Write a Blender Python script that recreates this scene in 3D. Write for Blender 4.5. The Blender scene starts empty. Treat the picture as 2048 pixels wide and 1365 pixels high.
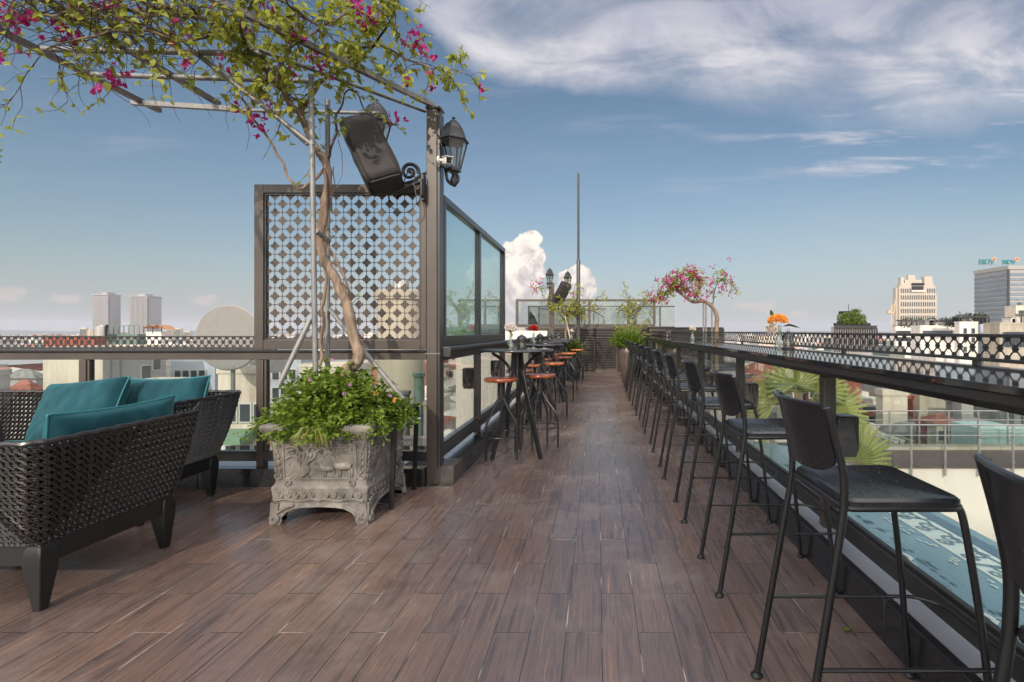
HAZE=0.00016
EXPO=0.7
import bpy, math, random
from math import sin, cos, pi, radians, sqrt, exp
from mathutils import Vector, Matrix, noise as mnoise
random.seed(7)
S = bpy.context.scene
COL = S.collection
F = 1000.0; VX = 1195.0; VY = 662.0; H = 1.25
def at(px, py, Y): return Vector(((px-VX)*Y/F, Y, H-(py-VY)*Y/F))

# ---------------------------------------------------------------- mesh builder
class MB:
    def __init__(s): s.v=[]; s.f=[]
    def face(s, pts):
        n=len(s.v); s.v.extend([tuple(p) for p in pts]); s.f.append(tuple(range(n,n+len(pts)))); return s
    def box(s, x0,y0,z0,x1,y1,z1, M=None):
        P=[Vector(p) for p in ((x0,y0,z0),(x1,y0,z0),(x1,y1,z0),(x0,y1,z0),(x0,y0,z1),(x1,y0,z1),(x1,y1,z1),(x0,y1,z1))]
        if M: P=[M@p for p in P]
        n=len(s.v); s.v.extend([tuple(p) for p in P])
        for q in ((0,3,2,1),(4,5,6,7),(0,1,5,4),(1,2,6,5),(2,3,7,6),(3,0,4,7)): s.f.append(tuple(n+i for i in q))
        return s
    def hexa(s, bot, top):
        n=len(s.v); s.v.extend([tuple(p) for p in bot]+[tuple(p) for p in top]); k=len(bot)
        s.f.append(tuple(n+i for i in range(k-1,-1,-1))); s.f.append(tuple(n+k+i for i in range(k)))
        for i in range(k): j=(i+1)%k; s.f.append((n+i,n+j,n+k+j,n+k+i))
        return s
    def tube(s, path, r, seg=8, cap=True, flat=None):
        path=[Vector(p) for p in path]; m=len(path)
        rr=r if isinstance(r,(list,tuple)) else [r]*m
        n0=len(s.v); up=None
        for i,p in enumerate(path):
            t=(path[min(i+1,m-1)]-path[max(i-1,0)])
            if t.length<1e-9: t=Vector((0,0,1))
            t.normalize()
            if up is None:
                a=Vector((0,0,1)) if abs(t.z)<.9 else Vector((1,0,0))
                up=a-t*a.dot(t); up.normalize()
            else:
                up=up-t*up.dot(t)
                if up.length<1e-6: up=Vector((1,0,0))-t*t.x
                up.normalize()
            b=t.cross(up)
            for k in range(seg):
                a=2*pi*k/seg
                s.v.append(tuple(p+up*(cos(a)*rr[i])+b*(sin(a)*rr[i]*(flat or 1))))
        for i in range(m-1):
            for k in range(seg):
                k2=(k+1)%seg
                s.f.append((n0+i*seg+k,n0+i*seg+k2,n0+(i+1)*seg+k2,n0+(i+1)*seg+k))
        if cap:
            s.f.append(tuple(n0+k for k in range(seg-1,-1,-1)))
            s.f.append(tuple(n0+(m-1)*seg+k for k in range(seg)))
        return s
    def lathe(s, prof, seg=24, c=(0,0,0), rot=0, cap=True, M=None):
        n0=len(s.v); m=len(prof)
        for r,z in prof:
            for k in range(seg):
                a=2*pi*k/seg+rot
                p=Vector((c[0]+r*cos(a),c[1]+r*sin(a),c[2]+z))
                if M: p=M@p
                s.v.append(tuple(p))
        for i in range(m-1):
            for k in range(seg):
                k2=(k+1)%seg
                s.f.append((n0+i*seg+k,n0+i*seg+k2,n0+(i+1)*seg+k2,n0+(i+1)*seg+k))
        if cap:
            s.f.append(tuple(n0+k for k in range(seg-1,-1,-1)))
            s.f.append(tuple(n0+(m-1)*seg+k for k in range(seg)))
        return s
    def prism(s, poly, axis, a, b):
        """poly of 2d points extruded along axis ('x','y','z') from a to b"""
        def mk(p,t): return {'x':(t,p[0],p[1]),'y':(p[0],t,p[1]),'z':(p[0],p[1],t)}[axis]
        return s.hexa([mk(p,a) for p in poly],[mk(p,b) for p in poly])
    def build(s, name, mat, parent=None, smooth=False, bevel=0, seg=2, angle=40, loc=None):
        me=bpy.data.meshes.new(name); me.from_pydata(s.v,[],s.f); me.update()
        o=bpy.data.objects.new(name,me); COL.objects.link(o)
        if mat: me.materials.append(mat)
        import bmesh
        bm=bmesh.new(); bm.from_mesh(me)
        if len(bm.faces)<60000 and not name in NONORM: bmesh.ops.recalc_face_normals(bm,faces=bm.faces)
        bm.to_mesh(me); bm.free()
        if smooth:
            for p in me.polygons: p.use_smooth=True
            if smooth!='all':
                try: me.set_sharp_from_angle(angle=radians(angle))
                except Exception: pass
        if bevel:
            md=o.modifiers.new('bevel','BEVEL'); md.width=bevel; md.segments=seg; md.limit_method='ANGLE'; md.angle_limit=radians(35)
            for p in me.polygons: p.use_smooth=True
            try: me.set_sharp_from_angle(angle=radians(35))
            except Exception: pass
        if parent: o.parent=parent
        if loc: o.location=loc
        return o
NONORM={'foliage','flowers','leaves','frond','grass_tuft'}
def tag(o,label=None,cat=None,group=None,kind=None):
    if label: o['label']=label
    if cat: o['category']=cat
    if group: o['group']=group
    if kind: o['kind']=kind
    return o
def thing(name,label,cat,loc=(0,0,0),rz=0,group=None):
    o=bpy.data.objects.new(name,None); COL.objects.link(o); o.empty_display_size=.1
    o.location=loc; o.rotation_euler=(0,0,rz)
    return tag(o,label,cat,group)
KIDS={}
def copy_tree(o,parent=None):
    c=o.copy(); COL.objects.link(c); c.parent=parent
    for ch in [x for x in ALLKIDS(o)]: copy_tree(ch,c)
    return c
def ALLKIDS(o): return [x for x in S.objects if x.parent==o]
def dup(root,loc,rz=None,label=None,group=None):
    r=copy_tree(root); r.location=loc
    if rz is not None: r.rotation_euler=(0,0,rz)
    if label: r['label']=label
    if group: r['group']=group
    return r
def smoothpath(pts,n=8):
    P=[Vector(p) for p in pts]; out=[]
    for i in range(len(P)-1):
        p0=P[max(i-1,0)];p1=P[i];p2=P[i+1];p3=P[min(i+2,len(P)-1)]
        for k in range(n):
            t=k/n
            out.append(.5*((2*p1)+(p2-p0)*t+(2*p0-5*p1+4*p2-p3)*t*t+(3*p1-p0-3*p2+p3)*t**3))
    out.append(P[-1]); return out
def lerp(a,b,t): return a+(b-a)*t

# ---------------------------------------------------------------- materials
def newmat(name):
    m=bpy.data.materials.new(name); m.use_nodes=True
    nt=m.node_tree; return m,nt,nt.nodes,nt.links,nt.nodes['Principled BSDF']
def setc(s,c): s.default_value=(c[0],c[1],c[2],1)
def mat(name,col,rough=.5,metal=0,spec=.5,var=0.0,vscale=6,bump=0,bscale=60,coat=0,col2=None,stretch=None,rvar=0):
    m,nt,N,L,b=newmat(name)
    setc(b.inputs['Base Color'],col); b.inputs['Roughness'].default_value=rough
    b.inputs['Metallic'].default_value=metal; b.inputs['Specular IOR Level'].default_value=spec
    if coat: b.inputs['Coat Weight'].default_value=coat; b.inputs['Coat Roughness'].default_value=.12
    tc=N.new('ShaderNodeTexCoord'); mp=N.new('ShaderNodeMapping'); L.new(tc.outputs['Object'],mp.inputs[0])
    if stretch: mp.inputs['Scale'].default_value=stretch
    if var or col2:
        n=N.new('ShaderNodeTexNoise'); n.inputs['Scale'].default_value=vscale; n.inputs['Detail'].default_value=6; n.inputs['Roughness'].default_value=.6
        L.new(mp.outputs[0],n.inputs['Vector'])
        r=N.new('ShaderNodeValToRGB'); r.color_ramp.elements[0].position=.35; r.color_ramp.elements[1].position=.68
        c2=col2 or tuple(min(1,c*(1+var)) for c in col); c1=col if col2 else tuple(c*(1-var) for c in col)
        r.color_ramp.elements[0].color=(*c1,1); r.color_ramp.elements[1].color=(*c2,1)
        L.new(n.outputs['Fac'],r.inputs[0]); L.new(r.outputs[0],b.inputs['Base Color'])
        if rvar:
            mr=N.new('ShaderNodeMapRange'); mr.inputs['To Min'].default_value=max(0,rough-rvar); mr.inputs['To Max'].default_value=rough+rvar
            L.new(n.outputs['Fac'],mr.inputs['Value']); L.new(mr.outputs[0],b.inputs['Roughness'])
    if bump:
        n2=N.new('ShaderNodeTexNoise'); n2.inputs['Scale'].default_value=bscale; n2.inputs['Detail'].default_value=4
        L.new(mp.outputs[0],n2.inputs['Vector'])
        bp=N.new('ShaderNodeBump'); bp.inputs['Strength'].default_value=bump; bp.inputs['Distance'].default_value=.01
        L.new(n2.outputs['Fac'],bp.inputs['Height']); L.new(bp.outputs[0],b.inputs['Normal'])
    return m
def glassmat(name,tint,rough=0.0,k=1.0,base=0.0):
    m,nt,N,L,b=newmat(name); N.remove(b); out=N['Material Output']
    t=N.new('ShaderNodeBsdfTransparent'); setc(t.inputs[0],tint)
    g=N.new('ShaderNodeBsdfGlossy'); setc(g.inputs[0],(1,1,1)); g.inputs['Roughness'].default_value=rough
    fr=N.new('ShaderNodeFresnel'); fr.inputs[0].default_value=1.5
    geo=N.new('ShaderNodeNewGeometry')
    # same reflectance seen from either side of the thin sheet
    vm=N.new('ShaderNodeVectorMath'); vm.operation='DOT_PRODUCT'; L.new(geo.outputs['Incoming'],vm.inputs[0]); L.new(geo.outputs['Normal'],vm.inputs[1])
    ab=N.new('ShaderNodeMath'); ab.operation='ABSOLUTE'; L.new(vm.outputs['Value'],ab.inputs[0])
    om=N.new('ShaderNodeMath'); om.operation='SUBTRACT'; om.inputs[0].default_value=1; L.new(ab.outputs[0],om.inputs[1])
    pw=N.new('ShaderNodeMath'); pw.operation='POWER'; L.new(om.outputs[0],pw.inputs[0]); pw.inputs[1].default_value=4
    ma=N.new('ShaderNodeMath'); ma.operation='MULTIPLY_ADD'; L.new(pw.outputs[0],ma.inputs[0]); ma.inputs[1].default_value=.9*k; ma.inputs[2].default_value=.05*k+base
    ma.use_clamp=True
    N.remove(fr)
    mx=N.new('ShaderNodeMixShader'); L.new(ma.outputs[0],mx.inputs[0]); L.new(t.outputs[0],mx.inputs[1]); L.new(g.outputs[0],mx.inputs[2])
    L.new(mx.outputs[0],out.inputs[0]); return m
def leafmat(name,cols,trans=.35,rough=.45):
    m,nt,N,L,b=newmat(name); out=N['Material Output']
    geo=N.new('ShaderNodeNewGeometry'); r=N.new('ShaderNodeValToRGB')
    e=r.color_ramp.elements
    for i,c in enumerate(cols):
        pos=i/(len(cols)-1)
        el=e[0] if i==0 else (e[1] if i==len(cols)-1 else e.new(pos))
        el.position=pos; el.color=(*c,1)
    L.new(geo.outputs['Random Per Island'],r.inputs[0]); L.new(r.outputs[0],b.inputs['Base Color'])
    b.inputs['Roughness'].default_value=rough; b.inputs['Specular IOR Level'].default_value=.35
    t=N.new('ShaderNodeBsdfTranslucent'); L.new(r.outputs[0],t.inputs[0])
    mx=N.new('ShaderNodeMixShader'); mx.inputs[0].default_value=trans
    L.new(b.outputs[0],mx.inputs[1]); L.new(t.outputs[0],mx.inputs[2]); L.new(mx.outputs[0],out.inputs[0]); return m
M={}
M['bronze']=mat('bronze_paint',(.064,.052,.044),.38,0,.5,var=.12,vscale=3,rvar=.08)
M['frame']=mat('dark_aluminium',(.035,.034,.034),.3,0,.5,var=.1,vscale=3)
M['counter']=mat('counter_lacquer',(.022,.023,.025),.05,0,.7,var=.15,vscale=2,rvar=.02)
M['blackmetal']=mat('black_powder_coat',(.010,.010,.011),.34,0,.5,var=.2,vscale=8,bump=.05,bscale=300,rvar=.06)
M['seatmetal']=mat('black_seat_sheet',(.013,.015,.018),.27,0,.6,var=.18,vscale=5,rvar=.07)
M['iron']=mat('cast_iron',(.02,.022,.026),.4,0,.5,var=.2,vscale=20,bump=.15,bscale=80)
M['granite']=mat('black_granite',(.012,.012,.014),.16,0,.5,col2=(.03,.03,.032),vscale=40)
M['granitegrey']=mat('grey_honed_tile',(.06,.055,.05),.3,0,.5,var=.25,vscale=20)
M['ledge']=mat('grey_ledge',(.3,.32,.35),.25,0,.5,var=.08,vscale=3)
M['galv']=mat('galvanised_steel',(.2,.2,.195),.5,.35,.5,var=.18,vscale=9,stretch=(4,4,1),rvar=.1)
M['woodseat']=mat('red_varnished_wood',(.16,.032,.012),.2,0,.5,col2=(.3,.075,.022),vscale=9,stretch=(1,6,1),coat=.5)
M['woodorange']=mat('orange_varnished_wood',(.3,.075,.016),.2,0,.5,col2=(.5,.16,.04),vscale=9,stretch=(1,6,1),coat=.5)
M['wicker']=mat('black_wicker',(.013,.012,.0115),.28,0,.6,var=.25,vscale=30)
M['blackwood']=mat('black_lacquered_wood',(.008,.008,.008),.34,0,.5,var=.2,vscale=8,stretch=(1,1,.2))
M['velvet']=mat('teal_velvet',(.003,.031,.044),.8,0,.2,col2=(.009,.062,.08),vscale=5,bump=.35,bscale=9)
M['velvet'].node_tree.nodes['Principled BSDF'].inputs['Sheen Weight'].default_value=.25
M['velvet'].node_tree.nodes['Principled BSDF'].inputs['Sheen Tint'].default_value=(.3,.85,.9,1)
M['piping']=mat('teal_piping',(.02,.15,.17),.6)
M['bark']=mat('bark',(.12,.085,.06),.85,0,.3,col2=(.29,.22,.165),vscale=26,stretch=(1,1,.25),bump=.9,bscale=60)
M['twig']=mat('twig',(.07,.04,.035),.7,0,.3,var=.3,vscale=10)
M['leaf']=leafmat('bougainvillea_leaf',[(.22,.26,.04),(.36,.38,.055),(.52,.5,.08),(.62,.52,.11),(.4,.42,.06)],.5)
M['leaf2']=leafmat('lantana_leaf',[(.13,.2,.025),(.2,.29,.035),(.28,.38,.055),(.37,.46,.08),(.17,.25,.03)],.35)
M['leaf3']=leafmat('dark_leaf',[(.02,.05,.012),(.04,.08,.016),(.07,.11,.02)],.3)
M['palm']=leafmat('palm_leaf',[(.24,.30,.07),(.36,.42,.11),(.45,.48,.17)],.45)
M['bract']=leafmat('magenta_bract',[(.45,.01,.13),(.65,.02,.24),(.55,.06,.3)],.45,.6)
M['pink']=leafmat('pink_petal',[(.6,.25,.55),(.75,.4,.65)],.3,.6)
M['orangeflower']=leafmat('orange_petal',[(.8,.36,.06),(.9,.5,.15),(.85,.42,.1)],.35,.6)
M['whiteflower']=leafmat('white_petal',[(.75,.72,.62),(.8,.66,.6)],.35,.6)
M['redflower']=leafmat('red_petal',[(.6,.01,.012),(.75,.03,.02)],.3,.6)
M['soil']=mat('soil',(.04,.028,.02),.95,var=.4,vscale=40,bump=.5)
M['blackcloth']=mat('black_cover_cloth',(.025,.023,.023),.6,0,.4,var=.2,vscale=10,bump=.2,bscale=12)
M['white']=mat('white_plastic',(.75,.74,.7),.35,var=.04)
M['glass']=glassmat('clear_glass',(.84,.88,.87),k=1.0)
M['glassup']=glassmat('green_glass',(.66,.83,.80),k=1.1,base=.10)
M['vase']=glassmat('vase_glass',(.78,.86,.84),k=1.6,base=.05)
M['lampglass']=glassmat('lamp_glass',(.72,.72,.7),rough=.1,k=1.4,base=.06)
M['bowl']=mat('bronze_glazed_pot',(.12,.085,.075),.35,.3,.5,var=.25,vscale=4,rvar=.1)
M['darkpot']=mat('dark_pot',(.02,.02,.022),.5)
M['slat']=mat('dark_slat_wood',(.04,.032,.027),.5,var=.3,vscale=6)
M['dark']=mat('dark_void',(.008,.008,.008),.8)
M['steel']=mat('stainless',(.5,.48,.46),.3,.7,var=.1)
M['tarp']=mat('grey_corrugated',(.16,.17,.17),.5,var=.25,vscale=8)
M['window']=mat('window_glass_far',(.05,.06,.07),.15,0,.6,var=.2,vscale=.7)
M['windowframe']=mat('window_frame_far',(.5,.49,.46),.6)
def wall(name,c,var=.12,dirt=.25):
    m,nt,N,L,b=newmat(name); b.inputs['Roughness'].default_value=.85; b.inputs['Specular IOR Level'].default_value=.2
    tc=N.new('ShaderNodeTexCoord')
    mp=N.new('ShaderNodeMapping'); mp.inputs['Scale'].default_value=(1,1,.18); L.new(tc.outputs['Object'],mp.inputs[0])
    n=N.new('ShaderNodeTexNoise'); n.inputs['Scale'].default_value=1.6; n.inputs['Detail'].default_value=8; n.inputs['Roughness'].default_value=.7; L.new(mp.outputs[0],n.inputs['Vector'])
    r=N.new('ShaderNodeValToRGB'); r.color_ramp.elements[0].position=.3; r.color_ramp.elements[1].position=.6
    r.color_ramp.elements[0].color=(c[0]*(1-dirt),c[1]*(1-dirt*1.1),c[2]*(1-dirt*1.2),1); r.color_ramp.elements[1].color=(*c,1)
    L.new(n.outputs['Fac'],r.inputs[0]); L.new(r.outputs[0],b.inputs['Base Color']); return m
M['cream']=wall('cream_render',(.6,.54,.45)); M['whitew']=wall('white_render',(.72,.68,.62)); M['greyw']=wall('grey_render',(.36,.35,.34))
M['oldw']=wall('stained_white_render',(.66,.6,.52),dirt=.5); M['redw']=wall('red_painted_metal',(.30,.10,.075),dirt=.3)
M['yelloww']=wall('yellow_render',(.62,.47,.3)); M['creamtower']=wall('cream_tower_render',(.46,.41,.35),dirt=.15); M['towerw']=wall('tower_render',(.36,.355,.36),dirt=.1); M['plainw']=wall('plain_white_render',(.72,.67,.60),dirt=.07); M['aquaw']=wall('aqua_wall',(.55,.68,.68),dirt=.15); M['greenw']=wall('green_metal',(.13,.19,.16))
M['bluew']=wall('pale_blue_render',(.42,.47,.54)); M['roofred']=mat('red_tile_roof',(.27,.095,.07),.7,0,.3,var=.3,vscale=3,bump=.4,bscale=8,stretch=(1,1,1))
M['roofgrey']=mat('grey_roof',(.2,.2,.19),.7,0,.3,var=.3,vscale=2); M['tan']=wall('tan_concrete',(.4,.36,.29),dirt=.35)

# floor: wood-look tiles, 15 x 61.5 cm, running along the corridor
def floormat():
    m,nt,N,L,b=newmat('wood_look_tiles')
    tc=N.new('ShaderNodeTexCoord'); sp=N.new('ShaderNodeSeparateXYZ'); L.new(tc.outputs['Object'],sp.inputs[0])
    def math(op,a,b2=None,c=None):
        n=N.new('ShaderNodeMath'); n.operation=op
        for i,q in enumerate((a,b2,c)):
            if q is None: continue
            if isinstance(q,(int,float)): n.inputs[i].default_value=q
            else: L.new(q,n.inputs[i])
        return n.outputs[0]
    cx=math('ADD',sp.outputs['X'],100*.149-.02); cy=math('ADD',sp.outputs['Y'],100*.615-2.688)
    cb=N.new('ShaderNodeCombineXYZ'); L.new(cy,cb.inputs[0]); L.new(cx,cb.inputs[1])
    # wobble so that joints are not ruler straight
    nz=N.new('ShaderNodeTexNoise'); nz.inputs['Scale'].default_value=14; L.new(tc.outputs['Object'],nz.inputs['Vector'])
    va=N.new('ShaderNodeVectorMath'); va.operation='MULTIPLY_ADD'; va.inputs[1].default_value=(.003,.003,0); L.new(nz.outputs['Color'],va.inputs[0]); L.new(cb.outputs[0],va.inputs[2])
    def brick(ms,c1,c2):
        k=N.new('ShaderNodeTexBrick'); k.offset=.5; k.offset_frequency=2; k.squash=1
        k.inputs['Scale'].default_value=1; k.inputs['Brick Width'].default_value=.615; k.inputs['Row Height'].default_value=.149
        k.inputs['Mortar Size'].default_value=ms; k.inputs['Mortar Smooth'].default_value=.15; k.inputs['Bias'].default_value=0
        setc(k.inputs['Color1'],c1); setc(k.inputs['Color2'],c2); setc(k.inputs['Mortar'],(.5,.5,.5)); L.new(va.outputs[0],k.inputs['Vector']); return k
    k=brick(.002,(0,0,0),(1,1,1))
    k2=brick(.0,(0,0,0),(1,1,1)); rnd=N.new('ShaderNodeSeparateColor'); L.new(k2.outputs['Color'],rnd.inputs[0]); rnd=rnd.outputs[0]
    gx=math('MULTIPLY_ADD',rnd,37.0,sp.outputs['X']); gy=math('MULTIPLY_ADD',rnd,91.0,sp.outputs['Y'])
    g=N.new('ShaderNodeCombineXYZ'); L.new(gx,g.inputs[0]); L.new(gy,g.inputs[1])
    mp=N.new('ShaderNodeMapping'); mp.inputs['Scale'].default_value=(15,.9,1); L.new(g.outputs[0],mp.inputs[0])
    n1=N.new('ShaderNodeTexNoise'); n1.inputs['Scale'].default_value=1.6; n1.inputs['Detail'].default_value=5; n1.inputs['Roughness'].default_value=.62; n1.inputs['Distortion'].default_value=1.1; L.new(mp.outputs[0],n1.inputs['Vector'])
    mp2=N.new('ShaderNodeMapping'); mp2.inputs['Scale'].default_value=(85,1.8,1); L.new(g.outputs[0],mp2.inputs[0])
    n2=N.new('ShaderNodeTexNoise'); n2.inputs['Scale'].default_value=2; n2.inputs['Detail'].default_value=4; L.new(mp2.outputs[0],n2.inputs['Vector'])
    r=N.new('ShaderNodeValToRGB'); e=r.color_ramp.elements
    e[0].position=.3; e[0].color=(.07,.052,.048,1); e[1].position=.74; e[1].color=(.34,.19,.12,1)
    q=e.new(.43); q.color=(.108,.08,.072,1); q=e.new(.52); q.color=(.155,.107,.088,1); q=e.new(.58); q.color=(.11,.081,.072,1); q=e.new(.65); q.color=(.185,.12,.092,1)
    L.new(n1.outputs['Fac'],r.inputs[0])
    mx=N.new('ShaderNodeMix'); mx.data_type='RGBA'; mx.blend_type='MULTIPLY'; mx.inputs[0].default_value=.32
    r2=N.new('ShaderNodeValToRGB'); r2.color_ramp.elements[0].position=.3; r2.color_ramp.elements[0].color=(.55,.55,.58,1); r2.color_ramp.elements[1].position=.7; r2.color_ramp.elements[1].color=(1.25,1.2,1.15,1)
    L.new(n2.outputs['Fac'],r2.inputs[0]); L.new(r.outputs[0],mx.inputs[6]); L.new(r2.outputs[0],mx.inputs[7])
    tone=N.new('ShaderNodeMix'); tone.data_type='RGBA'; tone.blend_type='MULTIPLY'; tone.inputs[0].default_value=1
    r3=N.new('ShaderNodeValToRGB'); r3.color_ramp.elements[0].color=(.88,.89,.93,1); r3.color_ramp.elements[1].color=(1.14,1.08,1.03,1)
    L.new(rnd,r3.inputs[0]); L.new(mx.outputs[2],tone.inputs[6]); L.new(r3.outputs[0],tone.inputs[7])
    # dust film, stronger where feet drag it
    nd=N.new('ShaderNodeTexNoise'); nd.inputs['Scale'].default_value=1.1; nd.inputs['Detail'].default_value=9; nd.inputs['Roughness'].default_value=.68; L.new(tc.outputs['Object'],nd.inputs['Vector'])
    rd=N.new('ShaderNodeMapRange'); rd.inputs['From Min'].default_value=.5; rd.inputs['From Max'].default_value=.74; rd.inputs['To Max'].default_value=.42; L.new(nd.outputs['Fac'],rd.inputs['Value'])
    dm=N.new('ShaderNodeMix'); dm.data_type='RGBA'; L.new(rd.outputs[0],dm.inputs[0]); L.new(tone.outputs[2],dm.inputs[6]); dm.inputs[7].default_value=(.38,.32,.28,1)
    # grout: part dark, part filled with pale cement
    ng=N.new('ShaderNodeTexNoise'); ng.inputs['Scale'].default_value=2.3; ng.inputs['Detail'].default_value=3; L.new(g.outputs[0],ng.inputs['Vector'])
    ng2=N.new('ShaderNodeTexNoise'); ng2.inputs['Scale'].default_value=3.1; ng2.inputs['Detail'].default_value=4; L.new(tc.outputs['Object'],ng2.inputs['Vector'])
    rg=N.new('ShaderNodeValToRGB'); rg.color_ramp.elements[0].position=.55; rg.color_ramp.elements[0].color=(.028,.022,.02,1); rg.color_ramp.elements[1].position=.66; rg.color_ramp.elements[1].color=(.45,.4,.36,1)
    L.new(ng2.outputs['Fac'],rg.inputs[0])
    fm=N.new('ShaderNodeMix'); fm.data_type='RGBA'; L.new(k.outputs['Fac'],fm.inputs[0]); L.new(dm.outputs[2],fm.inputs[6]); L.new(rg.outputs[0],fm.inputs[7])
    L.new(fm.outputs[2],b.inputs['Base Color'])
    rr=N.new('ShaderNodeMapRange'); rr.inputs['To Min'].default_value=.13; rr.inputs['To Max'].default_value=.32; L.new(nd.outputs['Fac'],rr.inputs['Value']); L.new(rr.outputs[0],b.inputs['Roughness'])
    bp=N.new('ShaderNodeBump'); bp.inputs['Strength'].default_value=.35; bp.inputs['Distance'].default_value=.003
    hh=math('MULTIPLY_ADD',k.outputs['Fac'],-1.5,n2.outputs['Fac']); hh=math('MULTIPLY_ADD',rnd,.5,hh)
    L.new(hh,bp.inputs['Height']); L.new(bp.outputs[0],b.inputs['Normal'])
    b.inputs['Specular IOR Level'].default_value=1.0
    return m
M['floor']=floormat()
# carved stone
def stonemat():
    m,nt,N,L,b=newmat('carved_stone'); b.inputs['Roughness'].default_value=.72
    tc=N.new('ShaderNodeTexCoord')
    n=N.new('ShaderNodeTexNoise'); n.inputs['Scale'].default_value=7; n.inputs['Detail'].default_value=8; n.inputs['Roughness'].default_value=.7; L.new(tc.outputs['Object'],n.inputs['Vector'])
    r=N.new('ShaderNodeValToRGB'); r.color_ramp.elements[0].position=.32; r.color_ramp.elements[0].color=(.05,.047,.043,1); r.color_ramp.elements[1].position=.66; r.color_ramp.elements[1].color=(.26,.24,.215,1)
    L.new(n.outputs['Fac'],r.inputs[0])
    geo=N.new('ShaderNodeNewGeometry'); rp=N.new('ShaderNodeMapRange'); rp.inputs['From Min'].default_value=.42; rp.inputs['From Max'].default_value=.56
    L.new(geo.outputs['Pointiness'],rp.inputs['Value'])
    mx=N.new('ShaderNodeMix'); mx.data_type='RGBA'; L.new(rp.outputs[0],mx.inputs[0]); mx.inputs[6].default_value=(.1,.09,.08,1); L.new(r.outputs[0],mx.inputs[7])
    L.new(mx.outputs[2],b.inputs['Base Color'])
    v=N.new('ShaderNodeTexNoise'); v.inputs['Scale'].default_value=38; v.inputs['Detail'].default_value=5; v.inputs['Distortion'].default_value=1.2; L.new(tc.outputs['Object'],v.inputs['Vector'])
    bp=N.new('ShaderNodeBump'); bp.inputs['Strength'].default_value=.6; bp.inputs['Distance'].default_value=.006
    L.new(v.outputs['Fac'],bp.inputs['Height']); L.new(bp.outputs[0],b.inputs['Normal']); return m
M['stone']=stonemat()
# ================================================================ THE TERRACE
fl=MB(); fl.face([(-8,-6,0),(1.147,-6,0),(1.147,4.0,0),(-8,4.0,0)]); fl.face([(-1.17,4.0,0),(1.147,4.0,0),(1.147,15.6,0),(-1.17,15.6,0)])
tag(fl.build('floor',M['floor']),kind='structure')
sl=MB(); sl.box(-8,-6,-.5,1.5,4.3,-.02); sl.box(-1.5,4.3,-.5,1.5,20,-.02)
tag(sl.build('floor_slab',M['greyw']),kind='structure')
bb=MB(); bb.box(-7.9,-6,-30,1.4,4.2,-.5); bb.box(-1.4,4.2,-30,1.4,19.9,-.5)
tag(bb.build('building',M['cream']),'cream building body carrying the rooftop terrace','building')

# kerbs
def kerb(name,boxes,label):
    t=thing(name,label,'kerb')
    m=MB(); [m.box(*b) for b in boxes[0]]; m.build('granite_curb',M['granite'],t,bevel=.004)
    m=MB(); [m.box(*b) for b in boxes[1]]; m.build('ledge',M['ledge'],t)
    if len(boxes)>2:
        m=MB(); [m.box(*b) for b in boxes[2]]; m.build('end_block',M['granitegrey'],t,bevel=.003)
    return t
def blocks_y(x0,x1,y0,y1,z1,L=1.0):
    out=[]; y=y0
    while y<y1-.01: out.append((x0,y+.0015,-.019,x1,min(y+L,y1)-.0015,z1)); y+=L
    return out
def blocks_x(y0,y1,x0,x1,z1,L=.8):
    out=[]; x=x0
    while x<x1-.01: out.append((x+.0015,y0,-.019,min(x+L,x1)-.0015,y1,z1)); x+=L
    return out
kerb('granite_kerb',[blocks_y(1.147,1.19,-2,15.5,.173),[(1.1925,-2,-.01,1.42,15.5,.165)]],'black granite kerb with grey ledge under the counter glass')
kerb('granite_kerb',[blocks_y(-1.30,-1.172,4.35,15.5,.145),[(-1.6,4.35,-.01,-1.303,15.5,.14)],[(-1.30,4.07,-.019,-1.172,4.348,.145)]],'granite kerb beside the tall stool tables')
kerb('granite_kerb',[blocks_x(4.0,4.10,-8,-1.392,.145),[(-8,4.103,-.01,-1.6,4.45,.14)]],'black granite kerb behind the wicker seats and stone planter')

# ---------- quatrefoil ornament
def quat_outline(R=.033,d=.019,rl=.0155,n=9):
    pts=[]
    for q in range(4):
        a0=q*pi/2; cx,cy=d*cos(a0),d*sin(a0)
        for k in range(n):
            a=a0+lerp(-1.83,1.83,k/(n-1)); pts.append((cx+rl*cos(a),cy+rl*sin(a)))
    return pts
def clip(pts,u0,u1,v0,v1):
    return [(min(max(p[0],u0),u1),min(max(p[1],v0),v1)) for p in pts]

# ---------- left front: post, lattice screen, rail with glass below
PY=4.06
t=thing('screen_post','tall bronze painted steel post carrying the lamps and the covered speaker','post',(-1.335,PY,0))
m=MB(); m.box(-.055,-.0,-.0,.03,.11,3.055); m.build('column',M['bronze'],t,bevel=.004)
m=MB(); m.box(.0325,.003,.0,.055,.107,3.03); m.build('side_channel',M['frame'],t,bevel=.003)
m=MB(); m.box(-.063,-.006,3.056,.06,.116,3.075); m.build('cap',M['bronze'],t,bevel=.003)
m=MB(); m.box(-.062,-.007,1.060,.06,.0,1.068); m.build('weld_band',M['galv'],t)

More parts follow.
